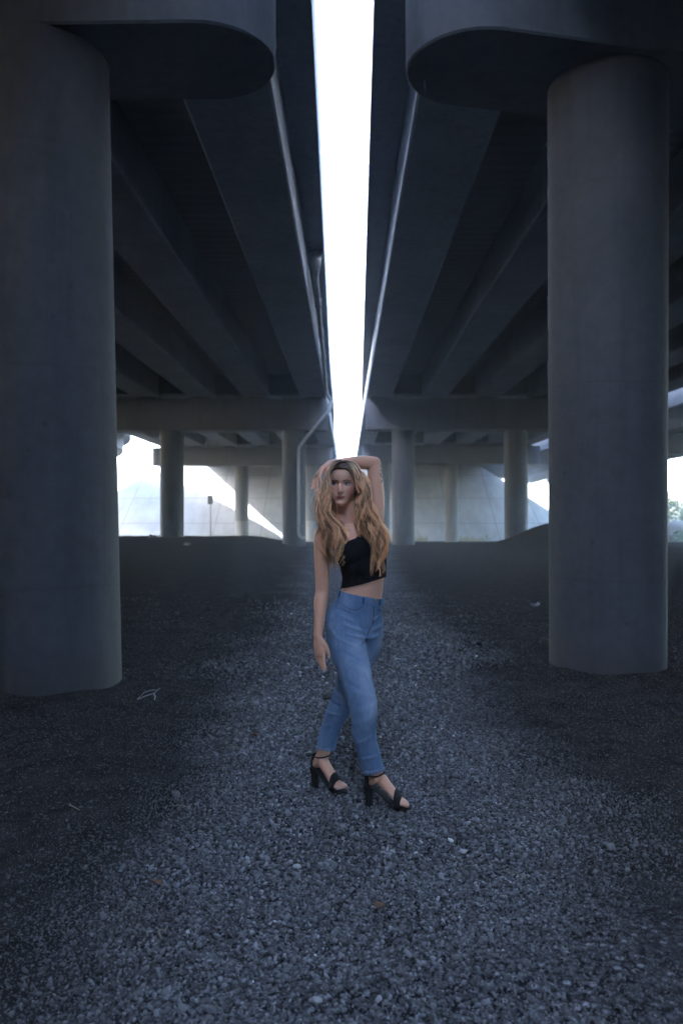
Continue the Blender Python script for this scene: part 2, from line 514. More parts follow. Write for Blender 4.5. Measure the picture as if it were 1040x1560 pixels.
V = []; bx = axis([(-70,-20,20),(-20,20,30),(20,70,20)]); by = axis([(-60,-24,8),(-24,-8,28)]); nx = len(bx)
V = [(x, y, max(7.3-max(y+24.0, 0)/SL, -.6)) for y in by for x in bx]
F = [(j*nx+i, j*nx+i+1, (j+1)*nx+i+1, (j+1)*nx+i) for j in range(len(by)-1) for i in range(nx-1)]
sl2 = place('rear_light_block', new_mesh('rear_light_block', V, F, True), M['ground']); tag(sl2, kind='structure')  # unseen bank added behind the camera to block horizon light

def light_block_bank(name, x0, x1, yend):  # unseen banks added left and right to keep side light out
    V = []; ax_ = np.linspace(x0, x1, 40); ay_ = np.linspace(-60, yend+14, 40)
    sgn = 1 if x1 > x0 else -1
    for y in ay_:
        for x in ax_:
            d = math.hypot(max((x0+sgn*9.5-x)*sgn, 0), max(y-yend, 0))
            V.append((x, y, max(6.3-d/1.5, -.6)+.15*nz(x, y, .5)))
    F = [(j*40+i, j*40+i+1, (j+1)*40+i+1, (j+1)*40+i)[::sgn] for j in range(39) for i in range(39)]
    tag(place(name, new_mesh(name, V, F, True), M['ground']), kind='structure')
light_block_bank('side_light_block', -18.5, -60, 33.0)
light_block_bank('side_light_block', 21.0, 70, 24.0)

# ------------------------------------------------------------------ the two viaducts
def stadium(x0, x1, half, n=18, round_end=1):
    """outline in local (u, w): u along the cap; round at x1 side (round_end) and flat/round at the other"""
    pts = []
    for k in range(n+1):
        a = -PI/2+PI*k/n; pts.append((x1-half+half*math.cos(a), half*math.sin(a)))
    for k in range(n+1):
        a = PI/2+PI*k/n; pts.append((x0+half+half*math.cos(a), half*math.sin(a)))
    return pts

def make_pier(root, side, ys, ucols, tip, far, zc, capH, half, yaw, colR, cap_centre=None, padx=(), taper=.03, lean=0.0):
    """cap runs along u (away from the slit); returns pier part with cap and columns"""
    d = np.array([side*math.cos(yaw), math.sin(yaw)]); w = np.array([-d[1], d[0]])*side
    o = np.array([0, ys])
    out = [o + d*u + w*v for u, v in [(u, v) for u, v in stadium(tip, far, half)]]
    if side < 0: pass
    area = sum(out[i][0]*out[(i+1)%len(out)][1]-out[(i+1)%len(out)][0]*out[i][1] for i in range(len(out)))
    if area < 0: out = out[::-1]
    mb = MB(); ch = .018
    ctr = np.mean(out, axis=0)
    def ring(z, inset):
        r = []
        m = len(out)
        for i in range(m):
            e = out[(i+1)%m]-out[i-1]; e = e/(np.linalg.norm(e)+1e-9); nrm = np.array([e[1], -e[0]])
            q = out[i]-nrm*inset; r.append((q[0], q[1], z))
        return r
    mb.loft([ring(zc, ch), ring(zc+ch, 0), ring(zc+capH-.02, 0), ring(zc+capH, .02)])
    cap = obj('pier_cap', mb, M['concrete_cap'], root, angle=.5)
    for u in ucols:
        c = o + d*u - np.array((0, .09 if lean else 0)); zb = ground_z(*c)-.4
        mb = MB(); rings = []
        H = zc-.004-zb
        for k in range(13):
            t = k/12; R = colR*(1-taper+taper*t)
            sh = lean*(t-1)*H
            rings.append([(c[0]-sh+R*math.cos(a), c[1]+R*math.sin(a), zb+H*t) for a in np.linspace(0, 2*PI, 64, endpoint=False)])
        mb.loft(rings)
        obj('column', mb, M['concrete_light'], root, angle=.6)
    for u in padx:
        q = o + d*u
        mb = MB(); mb.box(q[0]-.45, q[0]+.45, q[1]-.36, q[1]+.36, zc+capH-.01, zc+capH+.10)
        pd = obj('bearing_pedestal', mb, M['concrete_cap'], root, bevel=.01)
        mb = MB(); mb.box(q[0]-.3, q[0]+.3, q[1]-.25, q[1]+.25, zc+capH+.095, zc+capH+.135)
        obj('bearing_pad', mb, M['pad'], pd)
    return cap

def deck_edge(side, ys, near, rate):           # inner edge of the overhang
    return [side*near(y) for y in ys]

def viaduct(side, name, label, zc, capH, gx, gw, gdepth, outer, inner, piers, yend0, yend1):
    root = tag(empty(name, (side*8.0, 7.0, 0)), label, 'bridge', 'two parallel viaducts')
    zg = zc+capH+.13; zs = zg+gdepth
    yb = [p['y'] for p in piers]
    # girders: one box beam per line and span
    spans = [(yend0, yb[0])] + list(zip(yb[:-1], yb[1:])) + [(yb[-1], yend1)]
    for (a, b) in spans:
        for k, u in enumerate(gx):
            sh = [p for p in piers if p['y'] in (a, b)]
            ya = a + (math.tan([p['yaw'] for p in piers if p['y']==a][0])*u if a in yb else 0) + .10
            ye = b + (math.tan([p['yaw'] for p in piers if p['y']==b][0])*u if b in yb else 0) - .10
            x = side*u; c = .035
            prof = [(x-gw/2+c, zg),(x+gw/2-c, zg),(x+gw/2, zg+c),(x+gw/2, zs-.005),(x-gw/2, zs-.005),(x-gw/2, zg+c)]
            ny = 2; mb = MB()
            mb.loft([[(px, ya, pz) for px, pz in prof], [(px, ye, pz) for px, pz in prof]][::-1])
            obj('girder', mb, M['concrete'], root)
    # end diaphragms between girders over each cap
    for p in piers:
        for k in range(len(gx)-1):
            um = (gx[k]+gx[k+1])/2; hw = (gx[k+1]-gx[k]-gw)/2-.004
            yy = p['y']+math.tan(p['yaw'])*um
            mb = MB(); mb.box(side*um-hw, side*um+hw, yy-.30, yy+.30, zg+.16, zs-.008)
            obj('diaphragm', mb, M['concrete_cap'], root)
    # deck slab whose inner edge follows the slit
    ys = np.linspace(yend0, yend1, 46)
    mb = MB(); rings = []
    for y in ys:
        xi, xo = side*inner(y), side*outer
        if side < 0: xi, xo = xo, xi
        rings.append([(xi, y, zs), (xo, y, zs), (xo, y, zs+.23), (xi, y, zs+.23)])
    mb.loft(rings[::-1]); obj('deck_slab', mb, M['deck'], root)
    # plain concrete overhang underside strips, set 3 mm below the slab
    gi = gx[0]-gw/2
    for lo, hi in ((lambda y: min(inner(y), gi-.02)-.004, lambda y: gi-.004), (lambda y: gx[-1]+gw/2+.004, lambda y: outer+.004)):
        mb = MB(); rings = []
        for y in ys:
            a, b = side*lo(y), side*hi(y)
            if a > b: a, b = b, a
            rings.append([(a, y, zs-.03), (b, y, zs-.03), (b, y, zs+.001), (a, y, zs+.001)])
        mb.loft(rings[::-1]); obj('deck_overhang', mb, M['concrete'], root)
    for edge in (inner, lambda y: outer-.32):
        mb = MB(); rings = []
        for y in ys:
            a = edge(y)-.02 if edge is inner else edge(y)+.02
            b = a+.32
            t0, t1 = (a, b)
            if edge is inner: prof = [(a, zs-.10),(a, zs+1.05),(a+.18, zs+1.05),(a+.30, zs+.232),(a+.018, zs+.232),(a+.018, zs-.10)]
            else: prof = [(b, zs-.10),(b, zs+1.05),(b-.18, zs+1.05),(b-.30, zs+.232),(b-.018, zs+.232),(b-.018, zs-.10)]
            rr = [(side*u, y, z) for u, z in prof]
            rings.append(rr)
        mb.loft(rings); o = obj('parapet', mb, M['parapet'], root)
        bm = bmesh.new(); bm.from_mesh(o.data); bmesh.ops.recalc_face_normals(bm, faces=bm.faces); bm.to_mesh(o.data); bm.free()
    mb = MB(); rings = []
    for y in ys:
        a, b = side*(inner(y)+.36), side*(outer-.36)
        if a > b: a, b = b, a
        rings.append([(a, y, zs+.232), (b, y, zs+.232), (b, y, zs+.30), (a, y, zs+.30)])
    mb.loft(rings[::-1]); obj('roadway', mb, M['asphalt'], root)
    for p in piers:
        make_pier(root, side, p['y'], p['cols'], p['tip'], outer-.6, zc, capH, p['half'], p['yaw'], p['R'], padx=gx, lean=p.get('lean', 0))
    # backwall at the far end
    mb = MB()
    a, b = side*(inner(yend1)), side*(outer+.3)
    if a > b: a, b = b, a
    mb.box(a, b, yend1+.01, yend1+.8, 5.4, zs+.22); obj('abutment_wall', mb, M['concrete_cap'], root)
    return root, zg, zs

GL = [1.59, 4.27, 6.85, 9.45, 12.05, 14.55]
innL = lambda y: float(np.interp(y, [-60, -12, -5, -1, 2.5, 7, 36, 56, 63, 70, 84], [.6, .7, .92, .85, .45, .43, .77, .86, .97, 1.10, 1.35]))  # slit widened out of view behind the camera to light the woman's front
innR = lambda y: float(np.interp(y, [-60, -12, -5, -1, 2.5, 7, 36, 56, 63, 70, 84], [.6, .7, .92, .80, .36, .33, .72, 1.0, 1.14, 1.25, 1.5]))
Y0, Y1 = -52.0, 83.2
left, zgL, zsL = viaduct(-1, 'viaduct', 'concrete viaduct on the left, with the drain pipe on its second pier', 5.45, 1.46, GL, 1.22, 1.05, 16.3, innL,
    [dict(y=-24.5, yaw=0, cols=[2.5,8.3,14.1], tip=.63, half=.61, R=.555),
     dict(y=7.02, yaw=0.02, cols=[2.67,8.3,14.1], tip=.63, half=.61, R=.565, lean=.024),
     dict(y=37.9, yaw=0, cols=[2.5,8.3,14.1], tip=.90, half=.61, R=.565),
     dict(y=64.5, yaw=0, cols=[2.74,8.5,14.2], tip=1.08, half=.61, R=.55)], Y0, Y1)
right, zgR, zsR = viaduct(1, 'viaduct', 'concrete viaduct on the right, without any drain pipe', 5.62, 1.48, GL, 1.24, 1.05, 16.3, innR,
    [dict(y=-24.5, yaw=0.2, cols=[2.5,8.3,14.1], tip=.6, half=.66, R=.555),
     dict(y=7.20, yaw=0.21, cols=[2.58,8.4,14.2], tip=.58, half=.66, R=.56),
     dict(y=39.0, yaw=0.02, cols=[2.77,8.3,14.1], tip=.92, half=.62, R=.565),
     dict(y=64.8, yaw=0, cols=[2.95,8.5,14.2], tip=1.2, half=.61, R=.55)], Y0, Y1)

# drain pipe of the left viaduct: under the overhang, round the cap and down the column
zgl = zsL
pp = [(-.78, 20.0, zsL-.04), (-.78, 20.0, zsL-.42), (-.80, 20.35, zsL-.50), (-.93, 36.6, zsL-.98), (-.86, 37.0, zsL-1.1), (-.74, 37.25, zsL-1.25),
      (-.74, 37.2, 6.75), (-.78, 37.16, 6.42), (-.85, 37.12, 6.32), (-2.05, 37.08, 4.86), (-2.22, 37.10, 4.62), (-2.24, 37.10, 4.4), (-2.24, 37.14, .72), (-2.2, 37.1, .5), (-2.08, 36.98, .40), (-1.98, 36.92, .44)]
mb = MB(); tube(mb, pp, [.105]*2+[.075]*(len(pp)-2), n=14, round_caps=False)
pipe = obj('drain_pipe', mb, M['pipe'], left, smooth=True)
mb = MB(); tube(mb, [(-.78,20.0,zsL-.035),(-.78,20.0,zsL-.40)], [.15,.13], n=18, round_caps=False); obj('drain_scupper', mb, M['pipe'], pipe, smooth=True)
for z in (4.25, 2.55, .95):
    mb = MB(); mb.obox((-2.24, 37.17, z), (.17,0,0), (0,.10,0), (0,0,.03)); obj('clamp', mb, M['clamp'], pipe, bevel=.008)
for z in (6.62, 6.35+.55):
    mb = MB(); mb.obox((-.76, 37.24, z), (.13,0,0), (0,.09,0), (0,0,.03)); obj('clamp', mb, M['clamp'], pipe, bevel=.008)
for y in (23.0, 26.5, 30.0, 33.5):
    t = (y-20.35)/(36.6-20.35); z = zsL-.50-.48*t; x = -.80-.13*t
    mb = MB(); mb.obox((x, y, z+.09), (.1,0,0), (0,.03,0), (0,0,.14)); obj('clamp', mb, M['clamp'], pipe, bevel=.008)
# grey painted band low on one far column of the left viaduct
for cx in (-2.74, -8.5):
    mb = MB(); rings = []
    for z in (-1.15, 1.0):
        rings.append([(cx+.545*math.cos(a), 64.5+.545*math.sin(a), z) for a in np.linspace(0, 2*PI, 48, endpoint=False)])
    mb.loft(rings); obj('painted_band', mb, M['band'], left, angle=.6)

# ------------------------------------------------------------------ neighbouring ramps left and right
def ramp(name, label, path, width, ztop, cols):
    root = tag(empty(name, (path[len(path)//2][0], path[len(path)//2][1], 0)), label, 'bridge')
    C = catmull(path, 60); T = np.gradient(C, axis=0)
    Nn = np.stack([T[:,1], -T[:,0]],1); Nn /= np.linalg.norm(Nn, axis=1)[:,None]
    def sweep(prof):
        mb = MB()
        mb.loft([[(C[k][0]+Nn[k][0]*u, C[k][1]+Nn[k][1]*u, z) for u, z in prof] for k in range(len(C))])
        return mb
    h = width/2
    def fix(o):
        bm = bmesh.new(); bm.from_mesh(o.data); bmesh.ops.recalc_face_normals(bm, faces=bm.faces); bm.to_mesh(o.data); bm.free()
    z = ztop
    fix(obj('deck_slab', sweep([(-h,z-.3),(h,z-.3),(h,z-.02),(-h,z-.02)]), M['concrete'], root))
    for s in (-1, 1):
        fix(obj('parapet', sweep([(s*(h-.30),z-.019),(s*(h+.02),z-.42),(s*(h+.02),z+.85),(s*(h-.16),z+.85)]), M['parapet'], root))
    k = int(width//2.6)
    for i in range(k):
        u = -h+1.1+i*(width-2.2)/max(1, k-1)
        fix(obj('girder', sweep([(u-.5,z-1.45),(u+.5,z-1.45),(u+.5,z-.303),(u-.5,z-.303)]), M['concrete'], root))
    for cx, cy_ in cols:
        mb = MB(); zb = ground_z(cx, cy_)-.4
        mb.loft([[(cx+.55*math.cos(a), cy_+.55*math.sin(a), zz) for a in np.linspace(0,2*PI,40,endpoint=False)] for zz in (zb, z-2.6)])
        obj('column', mb, M['concrete_light'], root, angle=.6)
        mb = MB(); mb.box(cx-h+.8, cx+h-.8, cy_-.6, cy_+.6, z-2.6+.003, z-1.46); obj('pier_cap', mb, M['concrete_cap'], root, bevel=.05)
    return root
ramp('ramp_bridge', 'pale curving ramp bridge seen past the left edge of the left viaduct', [(-23.6,-60),(-23.6,-30),(-23.6,0),(-23.6,25),(-23.6,45),(-23.8,58),(-24.6,66),(-29,76),(-38,88)], 13.0, 8.3, [(-24.2,36)])
ramp('ramp_bridge', 'ramp bridge seen past the right edge of the right viaduct', [(22.9,-60),(22.9,-30),(22.9,0),(22.9,22),(22.9,45),(22.9,66),(23.5,90),(26,120)], 11.0, 7.7, [(22.9,12),(22.9,47)])

# ------------------------------------------------------------------ marker post, litter, rocks, plants
px, py = -10.25, 60.0; zb = ground_z(px, py)
sp = tag(empty('marker_post', (px, py, zb)), 'slim dark marker post with a small upright panel in front of the sunlit slope', 'post')
mb = MB(); tube(mb, [(px,py,zb-.3),(px,py,2.5)], [.055,.055], n=10, round_caps=False); obj('pole', mb, M['post'], sp, smooth=True)
mb = MB(); mb.box(px-.2, px+.2, py-.115, py-.057, 2.3, 2.95); obj('panel', mb, M['sign_panel'], sp, bevel=.01)

def rock(name, c, size, label, mat, group=None, seed=0):
    bm = bmesh.new(); bmesh.ops.create_icosphere(bm, subdivisions=3, radius=1)
    for v in bm.verts:
        q = v.co.copy(); k = 1+.28*noise.noise(q*1.3+Vector((seed*3.1,0,0)))+.10*noise.noise(q*4+Vector((seed,5,0)))
        v.co = Vector((q.x*size[0]*k, q.y*size[1]*k, q.z*size[2]*k))
    me = bpy.data.meshes.new(name); bm.to_mesh(me); bm.free()
    me.polygons.foreach_set('use_smooth', [True]*len(me.polygons)); me.set_sharp_from_angle(angle=.5)
    for v in me.vertices: v.co = v.co + Vector(c)
    return tag(place(name, me, mat, base=c), label, 'rock', group)
def at(px_, py_, z=0.0):
    D = (1.46-z)*1213.3/(py_-785); return ((px_-528)/1213.3*D, D)
x, y = at(500, 1064); rock('rock', (x, y, ground_z(x,y)+.02), (.05,.04,.03), 'smooth tan cobble on the gravel behind the woman\'s rear leg', M['rubble'], seed=1)
x, y = at(829, 990); rock('rock', (x, y, ground_z(x,y)+.05), (.055,.06,.085), 'rough lump of rubble against the foot of the right near column', M['rubble'], seed=2)
for (qx, qy, lab) in ((705,1302,'pale stone lying on the gravel right of the woman, largest of the white ones'), (452,1326,'pale stone lying on the gravel below the rear sandal'), (482,1531,'pale rounded stone at the bottom edge of the photo')):
    x, y = at(qx, qy); rock('rock', (x, y, ground_z(x,y)+.016), (.017,.013,.010), lab, M['paper'], seed=qx)

x, y = at(228, 1064); z = ground_z(x, y)
mb = MB()
tube(mb, [(x-.09,y-.02,z+.012),(x-.03,y,z+.035),(x+.03,y+.02,z+.05),(x+.07,y+.05,z+.085)], [.003,.0035,.0035,.002], n=6)
tube(mb, [(x-.09,y-.02,z+.014),(x-.05,y+.03,z+.055),(x+.01,y+.03,z+.075),(x+.05,y+.04,z+.075)], [.002,.003,.003,.002], n=6)
tube(mb, [(x+.03,y+.02,z+.05),(x+.045,y,z+.03),(x+.045,y-.02,z+.008)], [.005,.006,.004], n=6)
tag(obj('plastic_strip', mb, M['paper'], base=(x,y,z), smooth=True), 'crumpled white plastic strip on the dirt beside the left near column', 'litter')
def scrap(px_, py_, w, mat, label, cat, name):
    x, y = at(px_, py_); z = ground_z(x, y)+.012; mb = MB()
    n = 6; V = []
    for j in range(n):
        for i in range(n):
            u, v = i/(n-1)-.5, j/(n-1)-.5
            V.append((x+u*w*(1-.3*abs(v)), y+v*w*.7*(1-.5*abs(u)), z+w*.3*(nz(u,v,3.3,px_*.1)+.4*abs(u))+.2*w))
    V2 = [(a,b,c-.002) for a,b,c in V]
    F = [(j*n+i,j*n+i+1,(j+1)*n+i+1,(j+1)*n+i) for j in range(n-1) for i in range(n-1)]
    mb.add(V, F); mb.add(V2, [f[::-1] for f in F])
    tag(obj(name, mb, mat, base=(x,y,z), smooth=True), label, cat)
scrap(237, 836, .55, M['paper'], 'white paper scrap on the far dirt, nearer of the two by the left columns', 'litter', 'paper_scrap')
scrap(285, 842, .30, M['paper'], 'small white paper scrap on the far dirt, right of the larger one', 'litter', 'paper_scrap')
scrap(815, 922, .16, M['paper'], 'pale scrap on dark dirt left of the right near column', 'litter', 'paper_scrap')
scrap(389, 1127, .055, M['leaf_dry'], 'curled tan dry leaf on the gravel left of the woman', 'leaf', 'dry_leaf')
scrap(578, 1387, .045, M['leaf_dry'], 'small orange dry leaf on the gravel below the front sandal', 'leaf', 'dry_leaf')
scrap(240, 1352, .045, M['leaf_dry'], 'brown dry leaf on the gravel at the lower left', 'leaf', 'dry_leaf')
def twig(px_, py_, L, ang, label):
    x, y = at(px_, py_); z = ground_z(x, y)+.018
    d = np.array((math.cos(ang), math.sin(ang), 0)); w = np.array((-d[1], d[0], 0)); c = np.array((x,y,z))
    pts = [c+d*L*(t-.5)+w*L*.14*math.sin(t*4)+np.array((0,0,.012*math.sin(t*5))) for t in np.linspace(0,1,7)]
    mb = MB(); tube(mb, pts, [.0028]*7, n=6); tag(obj('twig', mb, M['twig'], base=(x,y,z-.018), smooth=True), label, 'twig', 'dry twigs on the gravel')
twig(275,1237,.12,2.6,'thin pale twig on the gravel right of the dirt track at lower left')
twig(112,1238,.14,2.3,'curved twig on the dark dirt at the left')
twig(784,1338,.10,2.2,'thin twig on the gravel below and right of the front sandal')
twig(248,1428,.09,1.7,'short upright-looking twig on the gravel at the lower left')
twig(352,1147,.16,2.9,'pale crooked twig on the gravel left of the rear sandal')
twig(668,1208,.12,2.7,'thin twig on the gravel right of the front sandal')

def leaf_mass(centre, ext, n, size, seed):
    r = np.random.default_rng(seed); mb = MB(); tone = []
    clumps = r.normal(0,.42,(14,3))*np.array(ext)*np.array((1,1,.85))
    for k in range(n):
        c = clumps[r.integers(14)] + r.normal(0,.17,3)*np.array(ext)
        c = np.array(centre)+c
        if c[2] < centre[2]-ext[2]*.98: continue
        a = unit(r.normal(size=3)); b = unit(np.cross(a, r.normal(size=3))); s = size*(.6+.8*r.random())
        mb.add([c-a*s, c+b*s*.4, c+a*s, c-b*s*.4], [(0,1,2,3)]); tone += [r.random()]*4
    return mb, tone
def bush(x, y, w, h, label, seed, n=2600):
    z = ground_z(x, y)
    root = tag(empty('bush', (x, y, z)), label, 'bush', 'bushes beyond the right column')
    mb, tone = leaf_mass((x, y, z+h*.55), (w/2, w/2, h*.55), n, .11, seed)
    me = new_mesh('foliage', mb.v, mb.f); set_float(me, 'tone', tone); place('foliage', me, M['foliage'], root)
    mb = MB(); r = random.Random(seed)
    for k in range(7):
        a = r.uniform(0, 2*PI); tube(mb, [(x,y,z-.1),(x+.15*w*math.cos(a),y+.15*w*math.sin(a),z+.35*h),(x+.3*w*math.cos(a),y+.3*w*math.sin(a),z+.75*h)], [.04,.028,.01], n=6)
    obj('stem', mb, M['bark'], root, smooth=True)
bush(28.5, 70.0, 4.4, 4.4, 'tall bright green bush behind pale rocks at the right edge', 3)
bush(27.2, 65.0, 2.2, 1.0, 'low green bush in front of pale rocks at the right edge', 4, 1300)
bush(32.5, 76.0, 5.0, 5.6, 'tall bush furthest back at the right edge', 5)
for k, (x, y, s, lab) in enumerate([(28.0,67.5,1.5,'big pale boulder between the bushes at the right edge'), (29.8,67.0,1.1,'smaller pale boulder right of the big one at the right edge')]):
    rock('boulder', (x, y, ground_z(x,y)+s*.45), (s,s*.8,s*.75), lab, M['rubble'], seed=20+k)

# dry grass along the foot of the slope
mb = MB(); tone = []
for k in range(5200):
    x = rng.uniform(-27, 16); y = 71.0+rng.normal(0,.45)-max(0,(abs(x+3)-16))*.0
    if nz(x, y, .35, 2.2) < .02: continue
    z = max(ground_z(x, y), bank_z(x, y)); h = .15+.35*rng.random(); a = rng.uniform(0, PI); dx, dy = .02*math.cos(a), .02*math.sin(a)
    lx, ly = rng.normal(0,.12,2)
    mb.add([(x-dx,y-dy,z-.02),(x+dx,y+dy,z-.02),(x+lx,y+ly,z+h)], [(0,1,2)]); tone += [rng.random()]*3
me = new_mesh('grass', mb.v, mb.f); set_float(me, 'tone', tone)
tag(place('grass', me, M['grass']), 'dry grass and weeds along the foot of the paved slope', 'grass', kind='stuff')
# ------------------------------------------------------------------ the woman
BASE = np.array((.06, 4.08, 0.0))
def W(px_, py_, D=4.08):
    return np.array(((px_-528)/1213.3*D, D, 1.46-(py_-785)/1213.3*D))
th = math.radians(37); FW = np.array((math.sin(th), -math.cos(th), 0)); LF = np.array((math.cos(th), math.sin(th), 0))
def tv(deg):
    a = math.radians(deg); return np.array((math.cos(a), math.sin(a), 0))
HC = np.array((-.017, 4.075, 1.617)); HY = math.radians(-9)          # head centre, yaw (towards image left)
HX = np.array((math.cos(HY), math.sin(HY), 0)); HF = np.array((math.sin(HY), -math.cos(HY), 0)); HZ = np.array((0,0,1.))
def H(x, y, z): return HC + HX*x + HF*y + HZ*z

# head rings (local z, half width, front, back)
HS = [(-.111,.008,.082,.060),(-.109,.016,.090,.045),(-.103,.024,.0945,.028),(-.093,.0325,.0965,.005),(-.080,.0415,.0965,-.030),(-.064,.0500,.0955,-.055),(-.045,.0595,.0945,-.072),(-.022,.0645,.0925,-.086),
      (0,.0675,.0905,-.094),(.020,.070,.0935,-.098),(.045,.073,.0945,-.099),(.065,.072,.089,-.096),(.083,.064,.074,-.084),(.097,.048,.053,-.064),(.105,.030,.032,-.042),(.1085,.011,.012,-.018)]
def head_rings(off=0.0, n=56):
    rings = []
    for z, w_, f, b in HS:
        r = []
        for a in np.linspace(0, 2*PI, n, endpoint=False):
            c, s = math.cos(a), math.sin(a)
            ex = .88
            x = (w_+off)*math.copysign(abs(c)**ex, c)
            ym = 0.0 if b < 0 else (f+b)/2
            y = ym + ((f+off-ym) if s > 0 else (ym-b+off))*math.copysign(abs(s)**ex, s)
            r.append(H(x, y, z*(1+off/.11)))
        rings.append(r)
    return rings

# ---- key joints
SR = np.array((-.118, 3.985, 1.358)); ER = np.array((-.122, 4.005, 1.090)); WR = np.array((-.143, 3.965, .868))
SL_ = np.array((.140, 4.175, 1.408)); EL = np.array((.143, 4.185, 1.733)); WL = np.array((-.088, 4.115, 1.722))

TORSO = [  # centre x, y, z, half side, half depth, turn
    (.048,4.085,.84,.108,.094,37),(.042,4.085,.90,.131,.101,37),(.046,4.083,.955,.133,.102,37),(.058,4.08,1.00,.127,.096,37),(.070,4.08,1.045,.119,.090,36),(.082,4.08,1.09,.111,.085,35),
    (.087,4.08,1.14,.108,.085,34),(.085,4.08,1.19,.115,.090,33),(.076,4.08,1.245,.126,.097,32),(.060,4.08,1.30,.136,.097,31),(.040,4.085,1.345,.142,.088,30),(.020,4.09,1.385,.118,.070,28),(.008,4.095,1.415,.07,.055,26)]
def torso_rings(off=0.0, n=40, lo=0, hi=99):
    P = catmull(np.array(TORSO), 44); rings = []
    for x, y, z, a, b, dg in P:
        s = tv(dg); f = np.array((s[1], -s[0], 0))
        rings.append([np.array((x,y,z)) + s*(a+off)*math.copysign(abs(math.cos(q))**.92, math.cos(q)) + f*(b+off)*math.copysign(abs(math.sin(q))**.92, math.sin(q)) for q in np.linspace(0, 2*PI, n, endpoint=False)])
    return rings

RLEG = [(-.012,4.045,.93),(.004,4.01,.80),(.044,3.955,.665),(.083,3.925,.50),(.086,3.945,.385),(.113,3.965,.26),(.150,3.975,.155)]
RLR  = [.092,.088,.073,.060,.052,.042,.033]
LLEG = [(.092,4.125,.93),(.084,4.14,.80),(.040,4.165,.665),(-.006,4.185,.52),(-.056,4.215,.405),(-.097,4.24,.285),(-.127,4.25,.165)]
LLR  = [.090,.088,.072,.058,.051,.042,.033]

def foot_frame(heel, toe):
    h = np.array(heel); d = np.array(toe)-h; Lf = np.linalg.norm(d); d /= Lf
    s = np.array((-d[1], d[0], 0)); return h, d, s, Lf
FEET = {'front': foot_frame((.092,4.008,0),(.309,3.945,0)), 'rear': foot_frame((-.186,4.285,0),(-.016,4.170,0))}
def FP(ft, a, s, z):
    h, d, sd, Lf = FEET[ft]; return h + d*(a*Lf) + sd*s + np.array((0,0,z+ground_z(h[0],h[1])+.012))

body = MB()
body.loft(torso_rings())
body.loft(head_rings())
# neck, shoulders
tube(body, [(.006,4.105,1.40),(.001,4.10,1.46),(-.008,4.095,1.53),(-.014,4.09,1.585)], [(.058,.056),(.050,.050),(.049,.050),(.052,.055)], side=(1,0,0), n=28)
tube(body, [(.006,4.105,1.452),(-.055,4.055,1.405),(-.100,4.005,1.380)], [.042,.043,.044], n=20)
tube(body, [(.008,4.105,1.452),(.065,4.14,1.425),(.115,4.165,1.418)], [.042,.045,.048], n=20)
ellipsoid(body, (-.112,3.992,1.362), ((.050,0,0),(0,.052,0),(0,0,.056)))
ellipsoid(body, (.125,4.165,1.405), ((.052,0,0),(0,.054,0),(0,0,.058)))
# collar bones and bust
tube(body, [(-.085,3.985,1.398),(-.03,3.99,1.392),(.018,4.02,1.386)], [.010,.011,.010], n=10)
for s, c in ((-1,(.030,3.985,1.285)), (1,(.128,4.055,1.290))):
    ellipsoid(body, np.array(c)+FW*.006, (LF*.060, FW*.048, np.array((0,0,.060))))
# seat
for s in (-1, 1):
    ellipsoid(body, np.array((.042,4.085,.90))-FW*.050+LF*.058*s, (LF*.070, FW*.064, np.array((0,0,.083))))
# arms
tube(body, [SR, SR*.62+ER*.38+np.array((-.004,0,0)), ER, ER*.72+WR*.28+np.array((-.002,0,0)), ER*.35+WR*.65, WR], [.046,.0405,.0345,.0355,.0275,.0225], n=24, sub=20)
tube(body, [np.array((.118,4.165,1.36)), SL_, SL_*.6+EL*.4+np.array((.012,0,0)), SL_*.25+EL*.75+np.array((.006,0,0)), EL+np.array((-.002,0,-.004))], [.052,.050,.045,.039,.034], n=24, sub=20)
tube(body, [EL+np.array((.004,0,.003)), EL*.75+WL*.25+np.array((0,0,.006)), EL*.4+WL*.6+np.array((0,0,.008)), WL], [.032,.036,.029,.0225], n=24, sub=18)
ellipsoid(body, EL+np.array((.008,0,.006)), ((.026,0,0),(0,.028,0),(0,0,.024)))
# right hand, hanging: palm edge-on three quarter, fingers slightly curled
def finger(mb, P, r0, r1):
    tube(mb, P, list(np.linspace(r0, r1, len(P))), n=12, sub=12)
PN = unit((-.75,-.62,0)); PS = unit((.62,-.75,0))       # back-of-hand normal, towards the thumb
tube(body, [WR, WR+np.array((.003,-.004,-.045)), WR+np.array((.008,-.008,-.085)), WR+np.array((.010,-.010,-.100))], [(.023,.018),(.034,.0165),(.038,.0155),(.036,.013)], side=PS, n=20)
hb = WR+np.array((.010,-.010,-.092)); NAILS = []
for k, (o, L_, cu) in enumerate(((-.0325,.062,.024),(-.0110,.081,.017),(.0105,.088,.010),(.0315,.074,.000))):
    b = hb+PS*o; P = [b+np.array((0,0,.02)), b+np.array((0,0,-L_*.3))-PN*cu*.1, b+np.array((0,0,-L_*.66))-PN*cu*.6+PS*o*.18, b+np.array((0,0,-L_))-PN*cu*1.5+PS*o*.36]
    finger(body, P, .0080, .0060); NAILS.append((P[-1], unit(P[-1]-P[-2]), PN))
P = [WR+PS*.016+np.array((0,0,-.022)), WR+PS*.040+np.array((.004,-.004,-.052))-PN*.010, WR+PS*.047+np.array((.006,-.006,-.082))-PN*.020, WR+PS*.046+np.array((.006,-.006,-.108))-PN*.026]
tube(body, P, [.016,.0125,.0092,.0068], n=12, sub=12); NAILS.append((P[-1], unit(P[-1]-P[-2]), unit(PN+PS)))
